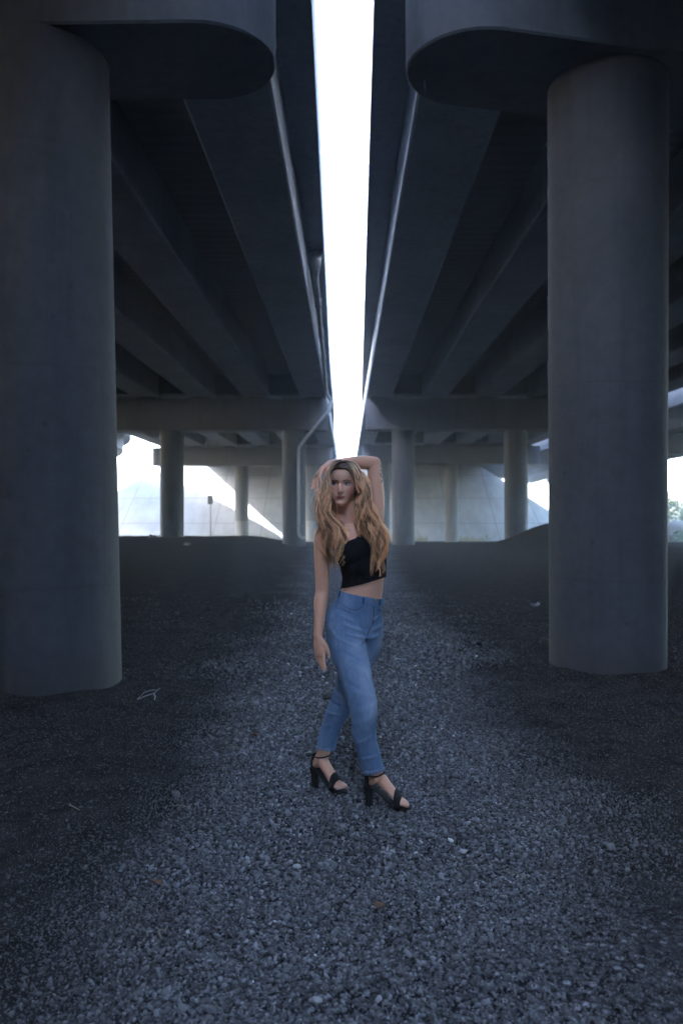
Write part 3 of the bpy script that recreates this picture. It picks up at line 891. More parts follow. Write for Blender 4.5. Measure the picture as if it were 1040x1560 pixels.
# left hand, drooping from the wrist over the hair
kn = np.array((-.140,4.035,1.672)); QS = unit((.28,-.92,.12)); QN = unit((-.86,-.22,.45))
tube(body, [WL, WL*.6+kn*.4+QN*.006, WL*.15+kn*.85+QN*.003, kn+np.array((-.004,-.004,-.010))], [(.023,.019),(.033,.017),(.037,.0155),(.035,.013)], side=QS, n=20)
for k, (o, tip) in enumerate(((.032,(-.124,3.985,1.606)),(.011,(-.143,3.992,1.586)),(-.010,(-.158,4.018,1.580)),(-.031,(-.172,4.055,1.600)))):
    b = kn+QS*o+np.array((0,0,-.006)); tip = np.array(tip); m = (b+tip)/2
    P = [b+unit(WL-kn)*.02, b*.72+tip*.28+QN*.006, b*.36+tip*.64+QN*.006, tip]
    finger(body, P, .0082, .0062); NAILS.append((P[-1], unit(P[-1]-P[-2]), QN))
P = [WL+np.array((-.02,-.005,-.008)), WL*.6+kn*.4-QN*.014+QS*.030, kn-QN*.022+QS*.028+np.array((.01,0,0)), kn-QN*.022+QS*.034+np.array((.012,-.01,-.030))]
tube(body, P, [.015,.0125,.0095,.007], n=12, sub=12)
# legs and feet
tube(body, RLEG, [r*.9 for r in RLR[:5]]+[.036,.0295], n=24, sub=24)
tube(body, LLEG, [r*.9 for r in LLR[:5]]+[.036,.0295], n=24, sub=24)
for ft, leg in (('front', RLEG), ('rear', LLEG)):
    an = np.array(leg[-1])
    tube(body, [an+np.array((0,0,.03)), FP(ft,.26,0,.150), FP(ft,.17,0,.125)], [.029,.030,.026], n=20)
    ellipsoid(body, FP(ft,.15,0,.122), (FEET[ft][1]*.026, FEET[ft][2]*.024, np.array((0,0,.026))))
    tube(body, [an, FP(ft,.36,0,.135), FP(ft,.52,.0,.095), FP(ft,.68,0,.058), FP(ft,.80,0,.036)], [(.028,.030),(.031,.029),(.034,.024),(.039,.020),(.038,.014)], side=FEET[ft][2], n=24, sub=18)
    for s in (-1, 1): ellipsoid(body, an+FEET[ft][2]*.022*s+np.array((0,0,-.012)), ((.012,0,0),(0,.012,0),(0,0,.012)), 10, 8)
    sg = 1 if ft == 'front' else -1        # great toe side: towards the other foot
    for k in range(5):
        o = (-.029+.0145*k)*sg; L_ = (1.01,1.0,.985,.96,.93)[k]; r = (.0115,.0088,.0083,.0078,.0072)[k]
        o2 = (-.0285,-.0095,.0055,.0195,.0315)[k]*sg
        P = [FP(ft,.74,o2*.9,.032), FP(ft,.86,o2,.029), FP(ft,L_-.04,o2*.98,.022)]
        tube(body, P, [r*1.1, r, r*.95], n=10); NAILS.append((FP(ft,L_-.01,o2*.98,.022+r*.4), unit(FEET[ft][1]+np.array((0,0,-.3))), np.array((0,0,1.))))

bme = remesh(body, .0026, 3, 'person')
co = get_co(bme)
# ---- sculpt the face
rel = co-HC; lx, ly, lz = rel@HX, rel@HF, rel[:,2]
mask = (lz > -.125) & (lz < .12) & (ly > -.01) & (np.abs(lx) < .09)
def G(x0, z0, sx_, sz_, x=None, z=None): return np.exp(-((lx-x0)/sx_)**2-((lz-z0)/sz_)**2)
front = sstep(.01,.05,ly)*mask
dy = np.zeros(len(co))
for s in (-1, 1):
    dy += -.0080*G(.031*s,.001,.0155,.0115) - .004*G(.020*s,.004,.008,.012)
    dy += .0020*G(.032*s,.0195,.018,.007)                          # brow
    dy += .0035*G(.043*s,-.028,.018,.016)                          # cheek
    dy += -.0030*G(.046*s,-.058,.014,.018)                         # hollow under the cheek
    dy += .0042*G(.0100*s,-.0405,.0058,.0050)                      # nostril wing
    dy += -.003*G(.019*s,-.046,.006,.010)
    dy += -.0025*G(.027*s,-.068,.006,.006)                         # mouth corner
ridge = np.exp(-(lx/.0078)**2)
prof = np.interp(lz, [-.056,-.0475,-.043,-.037,-.028,-.012,.002,.014,.025], [0,.003,.0165,.0215,.0178,.0105,.0055,.003,0])
dy += prof*np.exp(-(lx/np.interp(lz,[-.045,-.03,0],[.0115,.009,.0085]))**2)
dy += .0048*np.exp(-(lx/.019)**2)*np.exp(-((lz+.0635)/.0042)**2)    # upper lip
dy += .0058*np.exp(-(lx/.016)**2)*np.exp(-((lz+.0735)/.0045)**2)    # lower lip
dy += -.0035*np.exp(-(lx/.022)**2)*np.exp(-((lz+.0683)/.0016)**2)
dy += -.0035*np.exp(-(lx/.018)**2)*np.exp(-((lz+.0845)/.005)**2)
dy += .004*np.exp(-(lx/.017)**2)*np.exp(-((lz+.098)/.009)**2)       # chin
dy += -.0018*np.exp(-(lx/.0035)**2)*np.exp(-((lz+.055)/.005)**2)
co = co + HF*(dy*front)[:,None]
set_co(bme, co)
# ---- colour of the skin
skin = np.array((.72,.38,.255)); col = np.tile(skin, (len(co),1))
def paint(w, c): 
    global col
    w = np.clip(w,0,1)[:,None]; col = col*(1-w)+np.array(c)*w
fm = (front > .5)
paint(.40*fm*sum(G(.044*s,-.030,.02,.016) for s in (-1,1)), (.68,.29,.22))
paint(.25*fm*G(0,-.036,.012,.010), (.64,.29,.22))
paint(.30*fm*sum(G(.032*s,.0085,.0155,.0062) for s in (-1,1)), (.22,.125,.095))
paint(.45*fm*sum(G(.034*s,-.0065,.013,.004) for s in (-1,1)), (.26,.155,.125))
lzc = lz+.0685-.0035*(lx/.0245)**2
lip = fm*(np.abs(lx) < .0245)*(np.abs(lzc) < .0105*np.clip(1-(np.abs(lx)/.0245)**1.8,0,1))
paint(.95*lip, (.36,.075,.07)); paint(.8*lip*(np.abs(lzc-.0002)<.0011), (.09,.03,.03))
paint(.6*fm*sum(np.exp(-((lx-.0075*s)/.0032)**2-((lz+.0462)/.0022)**2) for s in (-1,1)), (.12,.05,.04))
# small dark tattoo strokes on the raised upper arm
for a, b in (((579,717),(582.5,719.5)),((582,719),(579.5,723)),((580,726),(583,729)),((582,731),(580.5,735)),((579,722.5),(581,726))):
    A, B = W(*a, D=4.185), W(*b, D=4.185); d = B-A
    q = np.stack([co[:,0], co[:,2]],1); A2 = A[[0,2]]; d2 = d[[0,2]]
    t = np.clip(((q-A2)@d2)/(d2@d2),0,1); dist = np.linalg.norm(q-(A2+t[:,None]*d2),axis=1)
    paint(.85*(dist < .0030)*(co[:,1] < 4.19)*(co[:,1] > 4.08), (.05,.045,.05))
kn_red = np.zeros(len(co))
for p_, t_, n_ in NAILS[:9]:
    kn_red += np.exp(-(np.linalg.norm(co-p_,axis=1)/.016)**2)
paint(.15*kn_red, (.55,.24,.19))
set_col(bme, 'tint', col)
person = place('person', bme, M['skin'], base=BASE)
tag(person, 'woman with long blonde hair, black crop top and blue jeans, one arm over her head', 'person')
bvh_body = BVHTree.FromPolygons([tuple(v) for v in co], [tuple(p.vertices) for p in bme.polygons])

def face_pt(x, z, off=.0006):
    o = H(x, .30, z); hit = bvh_body.ray_cast(Vector(o), Vector(-HF))
    return np.array(hit[0])+HF*off if hit[0] is not None else H(x,.09,z)
# ---- eyes, lashes, brows
for s in (-1, 1):
    xc, zc_ = .0315*s, .0005; n1, n2 = 30, 16; V = []; C = []
    hw, ht, hb_ = .0155, .0064, .0052
    for j in range(n2+1):
        t = -1+2*j/n2
        for i in range(n1+1):
            u = -1+2*i/n1; k = max(0, 1-u*u)**.75
            z = zc_ + (ht*k*t if t > 0 else hb_*k*t) + .0012*u*s
            x = xc+hw*u
            V.append(face_pt(x, z, .0004)+HF*.0034*max(0,1-u*u)*(1-t*t*.75))
            gx_, gz_ = x-(xc-.0040), z-(zc_+.0006)
            r = math.hypot(gx_, gz_)
            c = (.56,.53,.52) if r > .0058 else ((.10,.10,.095) if r > .0027 else (.006,.006,.006))
            if math.hypot(gx_+.0016, gz_-.0022) < .0010: c = (.9,.9,.9)  # catchlight painted into the eye colour
            if t > .72: c = tuple(v*.45 for v in c)  # shade under the upper lid painted into the eye colour
            C.append(c)
    F = [(j*(n1+1)+i, j*(n1+1)+i+1, (j+1)*(n1+1)+i+1, (j+1)*(n1+1)+i) for j in range(n2) for i in range(n1)]
    me = new_mesh('eye', V, F, True); set_col(me, 'tint', np.array(C)); eye = place('eye', me, M['eye'], person)
    mb = MB(); pts = [face_pt(xc+hw*1.06*u, zc_+ht*max(0,1-u*u)**.75+.0012*u*s+.0004, .0022+.0015*(1-u*u)) for u in np.linspace(-1,1,15)]
    tube(mb, pts, [.0007+.0011*math.sin(PI*k/14) for k in range(15)], n=8); obj('eyelash', mb, M['lash'], eye, smooth=True)
    mb = MB(); pts = [face_pt(xc+hw*u, zc_-hb_*max(0,1-u*u)**.75+.0012*u*s, .0012+.001*(1-u*u)) for u in np.linspace(-.9,.9,12)]
    tube(mb, pts, [.0006]*12, n=6); obj('lower_lash', mb, M['dark_hair'], eye, smooth=True)
    mb = MB()
    pts = [face_pt(s*(.0155+.034*t), .0170+.0030*math.sin(min(1,t*1.35)*PI*.5)-.0050*max(0,t-.62)/.38, .0004) for t in np.linspace(0,1,14)]
    tube(mb, pts, [(.0014,(.0024 if t < .6 else .0024-.0016*(t-.6)/.4)) for t in np.linspace(0,1,14)], side=HF, n=10)
    obj('eyebrow', mb, M['dark_hair'], person, smooth=True)
# ---- nails
for k, (p_, t_, n_) in enumerate(NAILS):
    hit = bvh_body.find_nearest(Vector(p_+n_*.006+t_*.002)); q = np.array(hit[0]); nn = unit(np.array(hit[1])+n_*.3)
    t2 = unit(t_-nn*np.dot(t_, nn)); s2 = np.cross(nn, t2); sc = 1.0 if k < 9 else .8
    mb = MB(); ellipsoid(mb, q+t2*.002, (s2*.0040*sc, t2*.0068*sc, nn*.0016), 10, 6)
    obj('fingernail' if k < 9 else 'toenail', mb, M['nail'], person, smooth=True)
# ring on the hanging hand
mb = MB(); b = hb+PS*.010+np.array((0,0,-.016))
tube(mb, [b+np.array((.0098*math.cos(a), .0098*math.sin(a), 0)) for a in np.linspace(0, 2*PI, 22)], [.0013]*22, n=6, round_caps=False); obj('ring', mb, M['brass'], person, smooth=True)

# ------------------------------------------------------------------ jeans
jm = MB()
jm.loft([r for r in torso_rings(.0065) if np.mean([p[2] for p in r]) < 1.15])
for s in (-1, 1):
    ellipsoid(jm, np.array((.042,4.085,.905))-FW*.050+LF*.060*s, (LF*.074, FW*.068, np.array((0,0,.090))))
tube(jm, RLEG[:-1]+[(.142,3.974,.16)], [.096,.091,.0765,.0670,.0560,.0540,.0515], n=32, sub=30)
tube(jm, LLEG[:-1]+[(-.122,4.25,.17)], [.094,.094,.076,.063,.0545,.0500,.0480], n=32, sub=30)
jme = remesh(jm, .0034, 8, 'jeans')
bm = bmesh.new(); bm.from_mesh(jme)
WP = W(549,905); WNm = unit((.21,0,1.0))
bmesh.ops.bisect_plane(bm, geom=bm.verts[:]+bm.edges[:]+bm.faces[:], plane_co=WP, plane_no=WNm, clear_outer=True)
# hems: two planes, each applied to the lower part of its own leg
for p, nrm, sel in ((np.array((.139,3.975,.187)), unit((.30,0,-1.)), lambda c: c[1] < 4.10), (np.array((-.118,4.25,.222)), unit((-.22,0,-1.)), lambda c: c[1] > 4.10)):
    fs = [f for f in bm.faces if f.calc_center_median()[2] < .40 and sel(f.calc_center_median())]
    es = set(e for f in fs for e in f.edges); vs_ = set(v for f in fs for v in f.verts)
    bmesh.ops.bisect_plane(bm, geom=list(vs_)+list(es)+fs, plane_co=p, plane_no=nrm, clear_outer=True)
loose = [v for v in bm.verts if not v.link_faces]; bmesh.ops.delete(bm, geom=loose, context='VERTS')
bm.normal_update(); bm.to_mesh(jme); bm.free()
co = get_co(jme); no = get_no(jme)
disp = np.zeros(len(co)); fade = np.full(len(co), .42)
def seg_t(q, A, B):
    A = np.array(A); d = np.array(B)-A; t = np.clip(((q-A)@d)/(d@d), 0, 1); return t, np.linalg.norm(q-(A+t[:,None]*d), axis=1)
# wrinkles: whiskers at the crotch, folds at the knees, slack at the calves
def fold(px0, px1, amp, wid, D0=4.0):
    global disp
    A, B = W(px0[0], px0[1], D0), W(px1[0], px1[1], D0)
    q = co[:,[0,2]]; a = A[[0,2]]; d = B[[0,2]]-a
    t = ((q-a)@d)/(d@d); tc = np.clip(t, 0, 1); dist = np.linalg.norm(q-(a+tc[:,None]*d), axis=1)
    facing = no[:,1] < .25
    disp += 1.5*amp*np.exp(-(dist/wid)**2)*facing*np.sin(PI*np.clip(t*.9+.05,0,1))
for a, b, am, wd in (((520,948),(556,962),.0035,.007),((524,962),(557,972),.0035,.006),((545,985),(560,973),-.004,.006),((516,935),(545,948),.0025,.007),
                     ((564,948),(580,938),.0035,.006),((566,962),(581,955),.003,.006),((560,975),(578,968),.003,.006),
                     ((540,1076),(578,1060),.0018,.010),((536,1094),(572,1080),.0020,.010),((545,1106),(576,1092),-.0018,.009),((532,1110),(562,1098),.0020,.009),((541,1125),(566,1112),.0035,.007),((546,1150),(574,1143),.003,.007),
                     ((505,1060),(526,1075),.004,.007),((499,1078),(522,1088),-.004,.006),((494,1098),(520,1100),.004,.008),((488,1122),(510,1117),.003,.007),
                     ((530,1005),(566,1022),.0025,.012),((514,926),(538,934),-.003,.006),((512,968),(548,985),.0025,.007),((514,985),(552,1003),-.0025,.008),((500,950),(516,972),.003,.008),((552,1012),(566,1040),.0025,.008),((525,1030),(566,1050),-.0025,.012)):
    fold(a, b, am, wd)
for k, v in enumerate(co):
    q = Vector(v); disp[k] += .0016*noise.noise(Vector((q.x*22, q.y*22, q.z*34))) + .0028*noise.noise(Vector((q.x*9+4, q.y*9, q.z*16)))*(.4+.6*(q.z < .75))
fade = np.array([.42+.30*noise.noise(Vector((v[0]*14, v[1]*14, v[2]*7)))*.5 for v in co])
for leg, am in ((RLEG, .34), (LLEG, .22)):
    A = np.array(leg[1])+FW*.10; B = np.array(leg[3])+FW*.09
    t, dist = seg_t(co, A, B); fade += am*np.exp(-(dist/.062)**2)
fade += 22*disp
co = co + no*disp[:,None]
set_co(jme, co); set_float(jme, 'fade', np.clip(fade, 0, 1))
jeans = place('jeans', evaluated_mesh(jme, [('SOLIDIFY', dict(thickness=.0028, offset=1.0))], 'jeans'), M['denim'], person, None)
jeans.data.polygons.foreach_set('use_smooth', [True]*len(jeans.data.polygons))
bvh_j = BVHTree.FromPolygons([tuple(v+BASE) for v in get_co(jeans.data)], [tuple(p.vertices) for p in jeans.data.polygons])
CAMP = Vector((0,0,1.46))
def on_jeans(px_, py_, off=.0015):
    d = Vector(W(px_, py_))-CAMP; d.normalize(); h = bvh_j.ray_cast(CAMP, d)
    return (np.array(h[0])+np.array(h[1])*off) if h[0] is not None else None
def strip(name, pix, r, mat, sub=24, flat=.5, off=.001, parent=None):
    P = [on_jeans(a, b, off) for a, b in catmull(np.array(pix, float), sub)]
    P = [p for p in P if p is not None]
    if len(P) < 3: return
    mb = MB(); tube(mb, P, [(r, r*flat)]*len(P), side=(1,.2,0) , n=8); return obj(name, mb, mat, parent or jeans, smooth=True)
# waistband: upper band of the jeans pushed out a little
bm = bmesh.new(); bm.from_mesh(jme)
bm.verts.ensure_lookup_table()
bmesh.ops.bisect_plane(bm, geom=bm.verts[:]+bm.edges[:]+bm.faces[:], plane_co=WP-WNm*.036, plane_no=WNm, clear_inner=True)
bm.normal_update()
wb = bpy.data.meshes.new('waistband'); bm.to_mesh(wb); bm.free()
wco = get_co(wb); wno = get_no(wb); set_co(wb, wco+wno*.0022)
wbm = evaluated_mesh(wb, [('SOLIDIFY', dict(thickness=.0032, offset=1.0))], 'waistband')
wbm.polygons.foreach_set('use_smooth', [True]*len(wbm.polygons))
waist = place('waistband', wbm, M['denim'], jeans)
bvh_w = BVHTree.FromPolygons([tuple(v) for v in get_co(wb)], [tuple(p.vertices) for p in wb.polygons])
def on_waist(px_, py_, off):
    d = Vector(W(px_, py_))-CAMP; d.normalize(); h = bvh_w.ray_cast(CAMP, d)
    return (np.array(h[0])+np.array(h[1])*off) if h[0] is not None else None
for a, b in (((519,900),(517,917)), ((554,904),(552.5,922)), ((577,910),(577,926))):
    P = [on_waist(a[0]+(b[0]-a[0])*t, a[1]+(b[1]-a[1])*t, .005) for t in np.linspace(.05,.85,6)]; P = [p for p in P if p is not None]
    if len(P) > 2:
        mb = MB(); tube(mb, P, [(.0055,.002)]*len(P), side=LF, n=8); obj('belt_loop', mb, M['denim'], jeans, smooth=True)
q = on_waist(570, 914, .005)
if q is not None:
    mb = MB(); f2 = unit(FW+np.array((.3,0,0))); s2 = np.cross(f2, (0,0,1)); ellipsoid(mb, q, (s2*.0085, f2*.0035, np.array((0,0,.0085))), 16, 8); obj('button', mb, M['brass'], waist, smooth=True)
strip('pocket', [(520,919),(528,925),(540,929),(548,927),(552,921)], .0022, M['thread'])
strip('pocket', [(519,924),(528,930),(541,934),(550,931)], .0010, M['seam'])
strip('pocket', [(575,928),(579,931),(583,931)], .0020, M['thread'])
strip('fly', [(569,924),(568.5,938),(567,950),(562,960),(559,969)], .0022, M['thread'])
strip('fly', [(564.5,925),(563.5,940),(561,953),(558,960)], .0009, M['seam'])
strip('side_seam', [(513,922),(511,940),(512,955),(518,985),(524,1010),(533,1045),(543,1075),(548,1100),(553,1130),(558,1160),(562,1175)], .0014, M['seam'], sub=50, off=.0002)
strip('side_seam', [(511,1035),(504,1070),(498,1092),(495,1115),(492,1138)], .0012, M['seam'], sub=30, off=.0002)
for pth in ([(556,1177),(564,1177.5),(573,1176),(580,1174),(585,1171.5)], [(482,1139),(488,1142),(496,1143.5),(503,1143)]):
    P = [on_jeans(a, b-3.0, .001) for a, b in catmull(np.array(pth, float), 26)]; mb = MB()
    for p in P:
        if p is None: continue
        for q_ in range(3):
            e = p+rng.normal(0,.0025,3)*np.array((1,.4,.3)); tube(mb, [e, e+np.array((rng.normal(0,.002),rng.normal(0,.001),-.008-.010*rng.random()))], [.0009,.0006], n=5)
    if mb.v: obj('frayed_hem', mb, M['thread_light'], jeans, smooth=True)

# ------------------------------------------------------------------ one shoulder crop top
tm = MB()
tm.loft([r for r in torso_rings(.0055) if 1.03 < np.mean([p[2] for p in r])])
for c in ((.030,3.985,1.283), (.128,4.055,1.288)):
    ellipsoid(tm, np.array(c)+FW*.005, (LF*.068, FW*.0545, np.array((0,0,.070))))
ellipsoid(tm, np.array((.08,4.02,1.285))+FW*.014, (LF*.085, FW*.045, np.array((0,0,.070))))
ellipsoid(tm, np.array((.084,4.02,1.22))+FW*.010, (LF*.085, FW*.045, np.array((0,0,.070))))
tube(tm, [(.03,4.11,1.43),(.075,4.143,1.421),(.112,4.160,1.412)], [.049,.051,.055], n=20)
ellipsoid(tm, (.118,4.160,1.395), ((.055,0,0),(0,.060,0),(0,0,.058)))
tme = remesh(tm, .0034, 8, 'crop_top')
bm = bmesh.new(); bm.from_mesh(tme)
def cut(p, n):
    bmesh.ops.bisect_plane(bm, geom=bm.verts[:]+bm.edges[:]+bm.faces[:], plane_co=p, plane_no=unit(n), clear_outer=True)
A, B = W(521,823), W(547,813); d = B-A
cut(A, (-d[2], -.10*d[0], d[0]))                                 # neckline, rising to her left shoulder
A, B = W(523,894.5), W(588,878); d = B-A
cut(A, (d[2], 0, -d[0]))                                         # hem
cut(np.array((.137,4.16,1.40)), (1,.25,.35))                      # arm opening
bmesh.ops.delete(bm, geom=[v for v in bm.verts if not v.link_faces], context='VERTS')
bm.normal_update(); bm.to_mesh(tme); bm.free()
co = get_co(tme); no = get_no(tme)
dd = np.array([.0022*noise.noise(Vector((v[0]*16, v[1]*16, v[2]*30+v[0]*20)))+.0015*noise.noise(Vector((v[0]*40, v[1]*40, v[2]*60))) for v in co])
tt = W(592,877); near = np.exp(-(np.linalg.norm((co-tt)[:,[0,2]],axis=1)/.018)**2)
co = co + no*dd[:,None] + np.array((.010,0,-.006))*near[:,None]
set_co(tme, co)
top = evaluated_mesh(tme, [('SOLIDIFY', dict(thickness=.0025, offset=1.0))], 'crop_top')
top.polygons.foreach_set('use_smooth', [True]*len(top.polygons))
place('crop_top', top, M['top'], person)

# ------------------------------------------------------------------ sandals
for ft in ('front', 'rear'):
    h, d, s, Lf = FEET[ft]
    mb = MB(); rings = []
    for a, zt, w_, th_ in ((-.03,.104,.012,.010),(.0,.103,.024,.010),(.10,.101,.028,.010),(.22,.092,.028,.010),(.38,.066,.027,.010),(.54,.034,.031,.011),(.66,.018,.037,.013),(.80,.012,.040,.013),(.92,.012,.037,.013),(1.0,.013,.028,.013),(1.05,.014,.012,.012)):
        r = []
        for q in np.linspace(0, 2*PI, 16, endpoint=False):
            cx_, cz_ = math.cos(q), math.sin(q)
            r.append(FP(ft, a, w_*math.copysign(abs(cx_)**.5, cx_), zt-th_/2-.002+th_/2*math.copysign(abs(cz_)**.5, cz_)))
        rings.append(r)
    mb.loft(rings[::-1])
    sandal = obj('sandal', mb, M['suede'], person, smooth=True)
    mb = MB(); rings = []
    for z, k, a0, a1 in ((-.012,.0165,.02,.175),(.02,.0165,.02,.17),(.06,.019,.0,.18),(.092,.025,-.03,.23)):
        rings.append([FP(ft, a, sg_, z) for a, sg_ in ((a0+.03,-k),(a1-.03,-k),(a1,-k*.6),(a1,k*.6),(a1-.03,k),(a0+.03,k),(a0,k*.6),(a0,-k*.6))])
    mb.loft(rings); obj('heel', mb, M['suede'], sandal, angle=.7)
    # counter behind the heel
    mb = MB(); rings = []
    for z, k in ((.098,1.0),(.125,1.03),(.150,.98),(.172,.80)):
        rings.append([FP(ft, .15-.155*math.cos(q)*k, .0295*math.sin(q)*k, z) for q in np.linspace(-1.35,1.35,13)])
    n_ = 13; V = [p for r in rings for p in r]; F = [(j*n_+i, j*n_+i+1, (j+1)*n_+i+1, (j+1)*n_+i) for j in range(3) for i in range(n_-1)]
    me = evaluated_mesh(new_mesh('counter', V, F, True), [('SOLIDIFY', dict(thickness=.003, offset=0)), ('SUBSURF', dict(levels=1))], 'heel_counter'); place('heel_counter', me, M['suede'], sandal)
    # ankle strap
    an = np.array(RLEG[-1] if ft == 'front' else LLEG[-1]); cz_ = an[2]+.012
    ring_ = []
    for q in np.linspace(0, 2*PI, 40, endpoint=False):
        o = Vector((an[0]+.2*math.cos(q), an[1]+.2*math.sin(q), cz_)); hit = bvh_body.ray_cast(o, Vector((-math.cos(q), -math.sin(q), 0)))
        r = .034 if hit[0] is None else min(.045, max(.026, .2-hit[3]))
        ring_.append((q, r))
    rr = [ (ring_[i-1][1]+ring_[i][1]+ring_[(i+1)%40][1])/3 for i in range(40)]
    mb = MB(); pts = [(an[0]+(r+.002)*math.cos(q), an[1]+(r+.002)*math.sin(q), cz_+.006*math.cos(q)) for (q, _), r in zip(ring_, rr)]
    tube(mb, pts+pts[:2], [(.0018,.0050)]*42, side=None, n=8, round_caps=False)
    obj('ankle_strap', mb, M['suede'], sandal, smooth=True)
    # toe strap wrapped over the ball of the foot
    rings = []
    for a in np.linspace(.69,.83,8):
        r = []; c0 = FP(ft, a, 0, .018)
        for q in np.linspace(-.35, PI+.35, 22):
            dr = s*math.cos(q)+np.array((0,0,math.sin(q))); hit = bvh_body.ray_cast(Vector(c0+dr*.15), Vector(-dr))
            rr_ = min(.075, max(.030, .15-hit[3])) if hit[0] is not None else .042
            r.append(rr_)
        r = [(r[max(0,i-1)]+r[i]+r[min(21,i+1)])/3 for i in range(22)]
        rings.append([c0+(s*math.cos(q)+np.array((0,0,math.sin(q))))*(r[i]+.0035) for i, q in enumerate(np.linspace(-.35, PI+.35, 22))])
    n_ = 22; V = [p for r in rings for p in r]; F = [(j*n_+i, j*n_+i+1, (j+1)*n_+i+1, (j+1)*n_+i) for j in range(7) for i in range(n_-1)]
    me = evaluated_mesh(new_mesh('toe', V, F, True), [('SOLIDIFY', dict(thickness=.003, offset=1))], 'toe_strap'); place('toe_strap', me, M['suede'], sandal)

# ------------------------------------------------------------------ hair
def PX(l): return np.array([((a-528)/298.0, 1.46-(b-785)/298.0) for a, b in l])
gi_L = PX([(522.5,705),(512,709),(502,723),(496.5,742),(496.5,760),(506,782),(521,806),(524,830),(522,860)])
go_L = PX([(520,702.5),(507,705),(500,719),(494.5,742),(490,765),(486,795),(486,818),(494,842),(504,868)])
gi_R = PX([(524,705),(531.5,710),(540.5,724),(547,744),(547.5,764),(548,788),(553,814),(562,842),(572,876)])
go_R = PX([(526,702.5),(541,707),(552,722),(558,740),(565,768),(574,792),(583,814),(585,842),(579,868)])
yf_L = [4.010,3.985,3.975,3.970,3.965,3.945,3.925,3.925,3.930]; yb_L = [4.12,4.13,4.14,4.12,4.09,4.05,4.02,4.0,4.0]
yf_R = [4.010,3.985,3.975,3.975,3.975,3.975,3.970,3.975,3.985]; yb_R = [4.12,4.14,4.15,4.13,4.11,4.09,4.07,4.06,4.06]
NS, NK = 30, 3
Vh, Al, Rd = [], [], []
skull = BVHTree.FromPolygons([tuple(p) for r in head_rings(.004) for p in r], [(k*56+i, k*56+(i+1)%56, (k+1)*56+(i+1)%56, (k+1)*56+i) for k in range(len(HS)-1) for i in range(56)])
def push_out(P, first):
    for k in range(len(P)):
        v = P[k]-HC
        if abs(v[2]) > .13: continue
        hit = skull.find_nearest(Vector(P[k]))
        if hit[0] is None: continue
        dlt = np.array(P[k])-np.array(hit[0]); nrm = np.array(hit[1])
        if np.dot(nrm, np.array(hit[0])-HC) < 0: nrm = -nrm
        sd = np.dot(dlt, nrm)
        if sd < first: P[k] = np.array(hit[0])+nrm*first
    return P
def strands(gi, go, yf, yb, nlock, per, seed, sgn):
    r = np.random.default_rng(seed)
    for L_ in range(nlock):
        u = r.random(); v = r.random()**1.3
        if r.random() < .25: v = 0.02*r.random()
        ln = .62+.40*r.random()**.75 - (.08 if v > .6 else 0)
        ph = r.uniform(0, 2*PI); ph = 2.6*u+1.2*v+r.normal(0,.55); am = r.uniform(.0110,.0200); wl = 2.15+r.normal(0,.16); tone = np.clip(.52+.34*math.sin(u*19+sgn*2+v*5)+r.normal(0,.20),0,1)
        ph2 = r.uniform(0, 2*PI)
        for q in range(per):
            uu = u+r.normal(0,.012); vv = max(0, v+r.normal(0,.04)); stray = r.random() < .08; lq = ln*(1-.10*r.random())
            C2 = gi*(1-uu)+go*uu; Y = np.array(yf)*(1-vv)+np.array(yb)*vv
            # rows further back start on the crown and sides
            C3 = np.stack([C2[:,0], Y, C2[:,1]],1)
            C3[0] = C3[0]+np.array((0,0,-.010*vv)); 
            tt = np.linspace(0, lq, NS); P = catmull(C3, NS*2)
            idx = np.clip(tt*(NS*2-1), 0, NS*2-1.001); i0 = idx.astype(int); fr = (idx-i0)[:,None]; P = P[i0]*(1-fr)+P[np.clip(i0+1,0,NS*2-1)]*fr
            env = sstep(.12,.5,tt); a = am*env*(1+.5*tt)
            w_ = np.sin(tt*wl*2*PI*1.25+ph+r.normal(0,.12)); w2 = np.sin(tt*wl*2*PI*1.25+ph2+1.3)
            ttl = tt/lq; sp_ = (.0052*(1-.75*ttl**2)+.0008)[None,:]*r.normal(size=(2,1))
            if stray: sp_ = sp_*3.0
            P = P + np.stack([a*w_+sp_[0]*env, .8*a*w2+sp_[1]*env-.0*tt, np.zeros(NS)],1)
            P[:11] = push_out(P[:11], .0035+.004*r.random()+.008*vv*0)
            rad = (.00105 if not stray else .0007)*(1-.55*tt**3)
            T = np.gradient(P, axis=0); T /= np.linalg.norm(T,axis=1)[:,None]+1e-9
            s = np.cross(T, (0,1.,0)); s /= np.linalg.norm(s,axis=1)[:,None]+1e-9; b = np.cross(T, s)
            for k in range(3):
                an_ = 2*PI*k/3+q
                Vh.append(P+(s*math.cos(an_)+b*math.sin(an_))*rad[:,None])
            Al.append(tt); Rd.append(np.clip(tone+r.normal(0,.13),0,1))
strands(gi_L, go_L, yf_L, yb_L, 120, 18, 11, -1)
strands(gi_R, go_R, yf_R, yb_R, 140, 18, 12, 1)
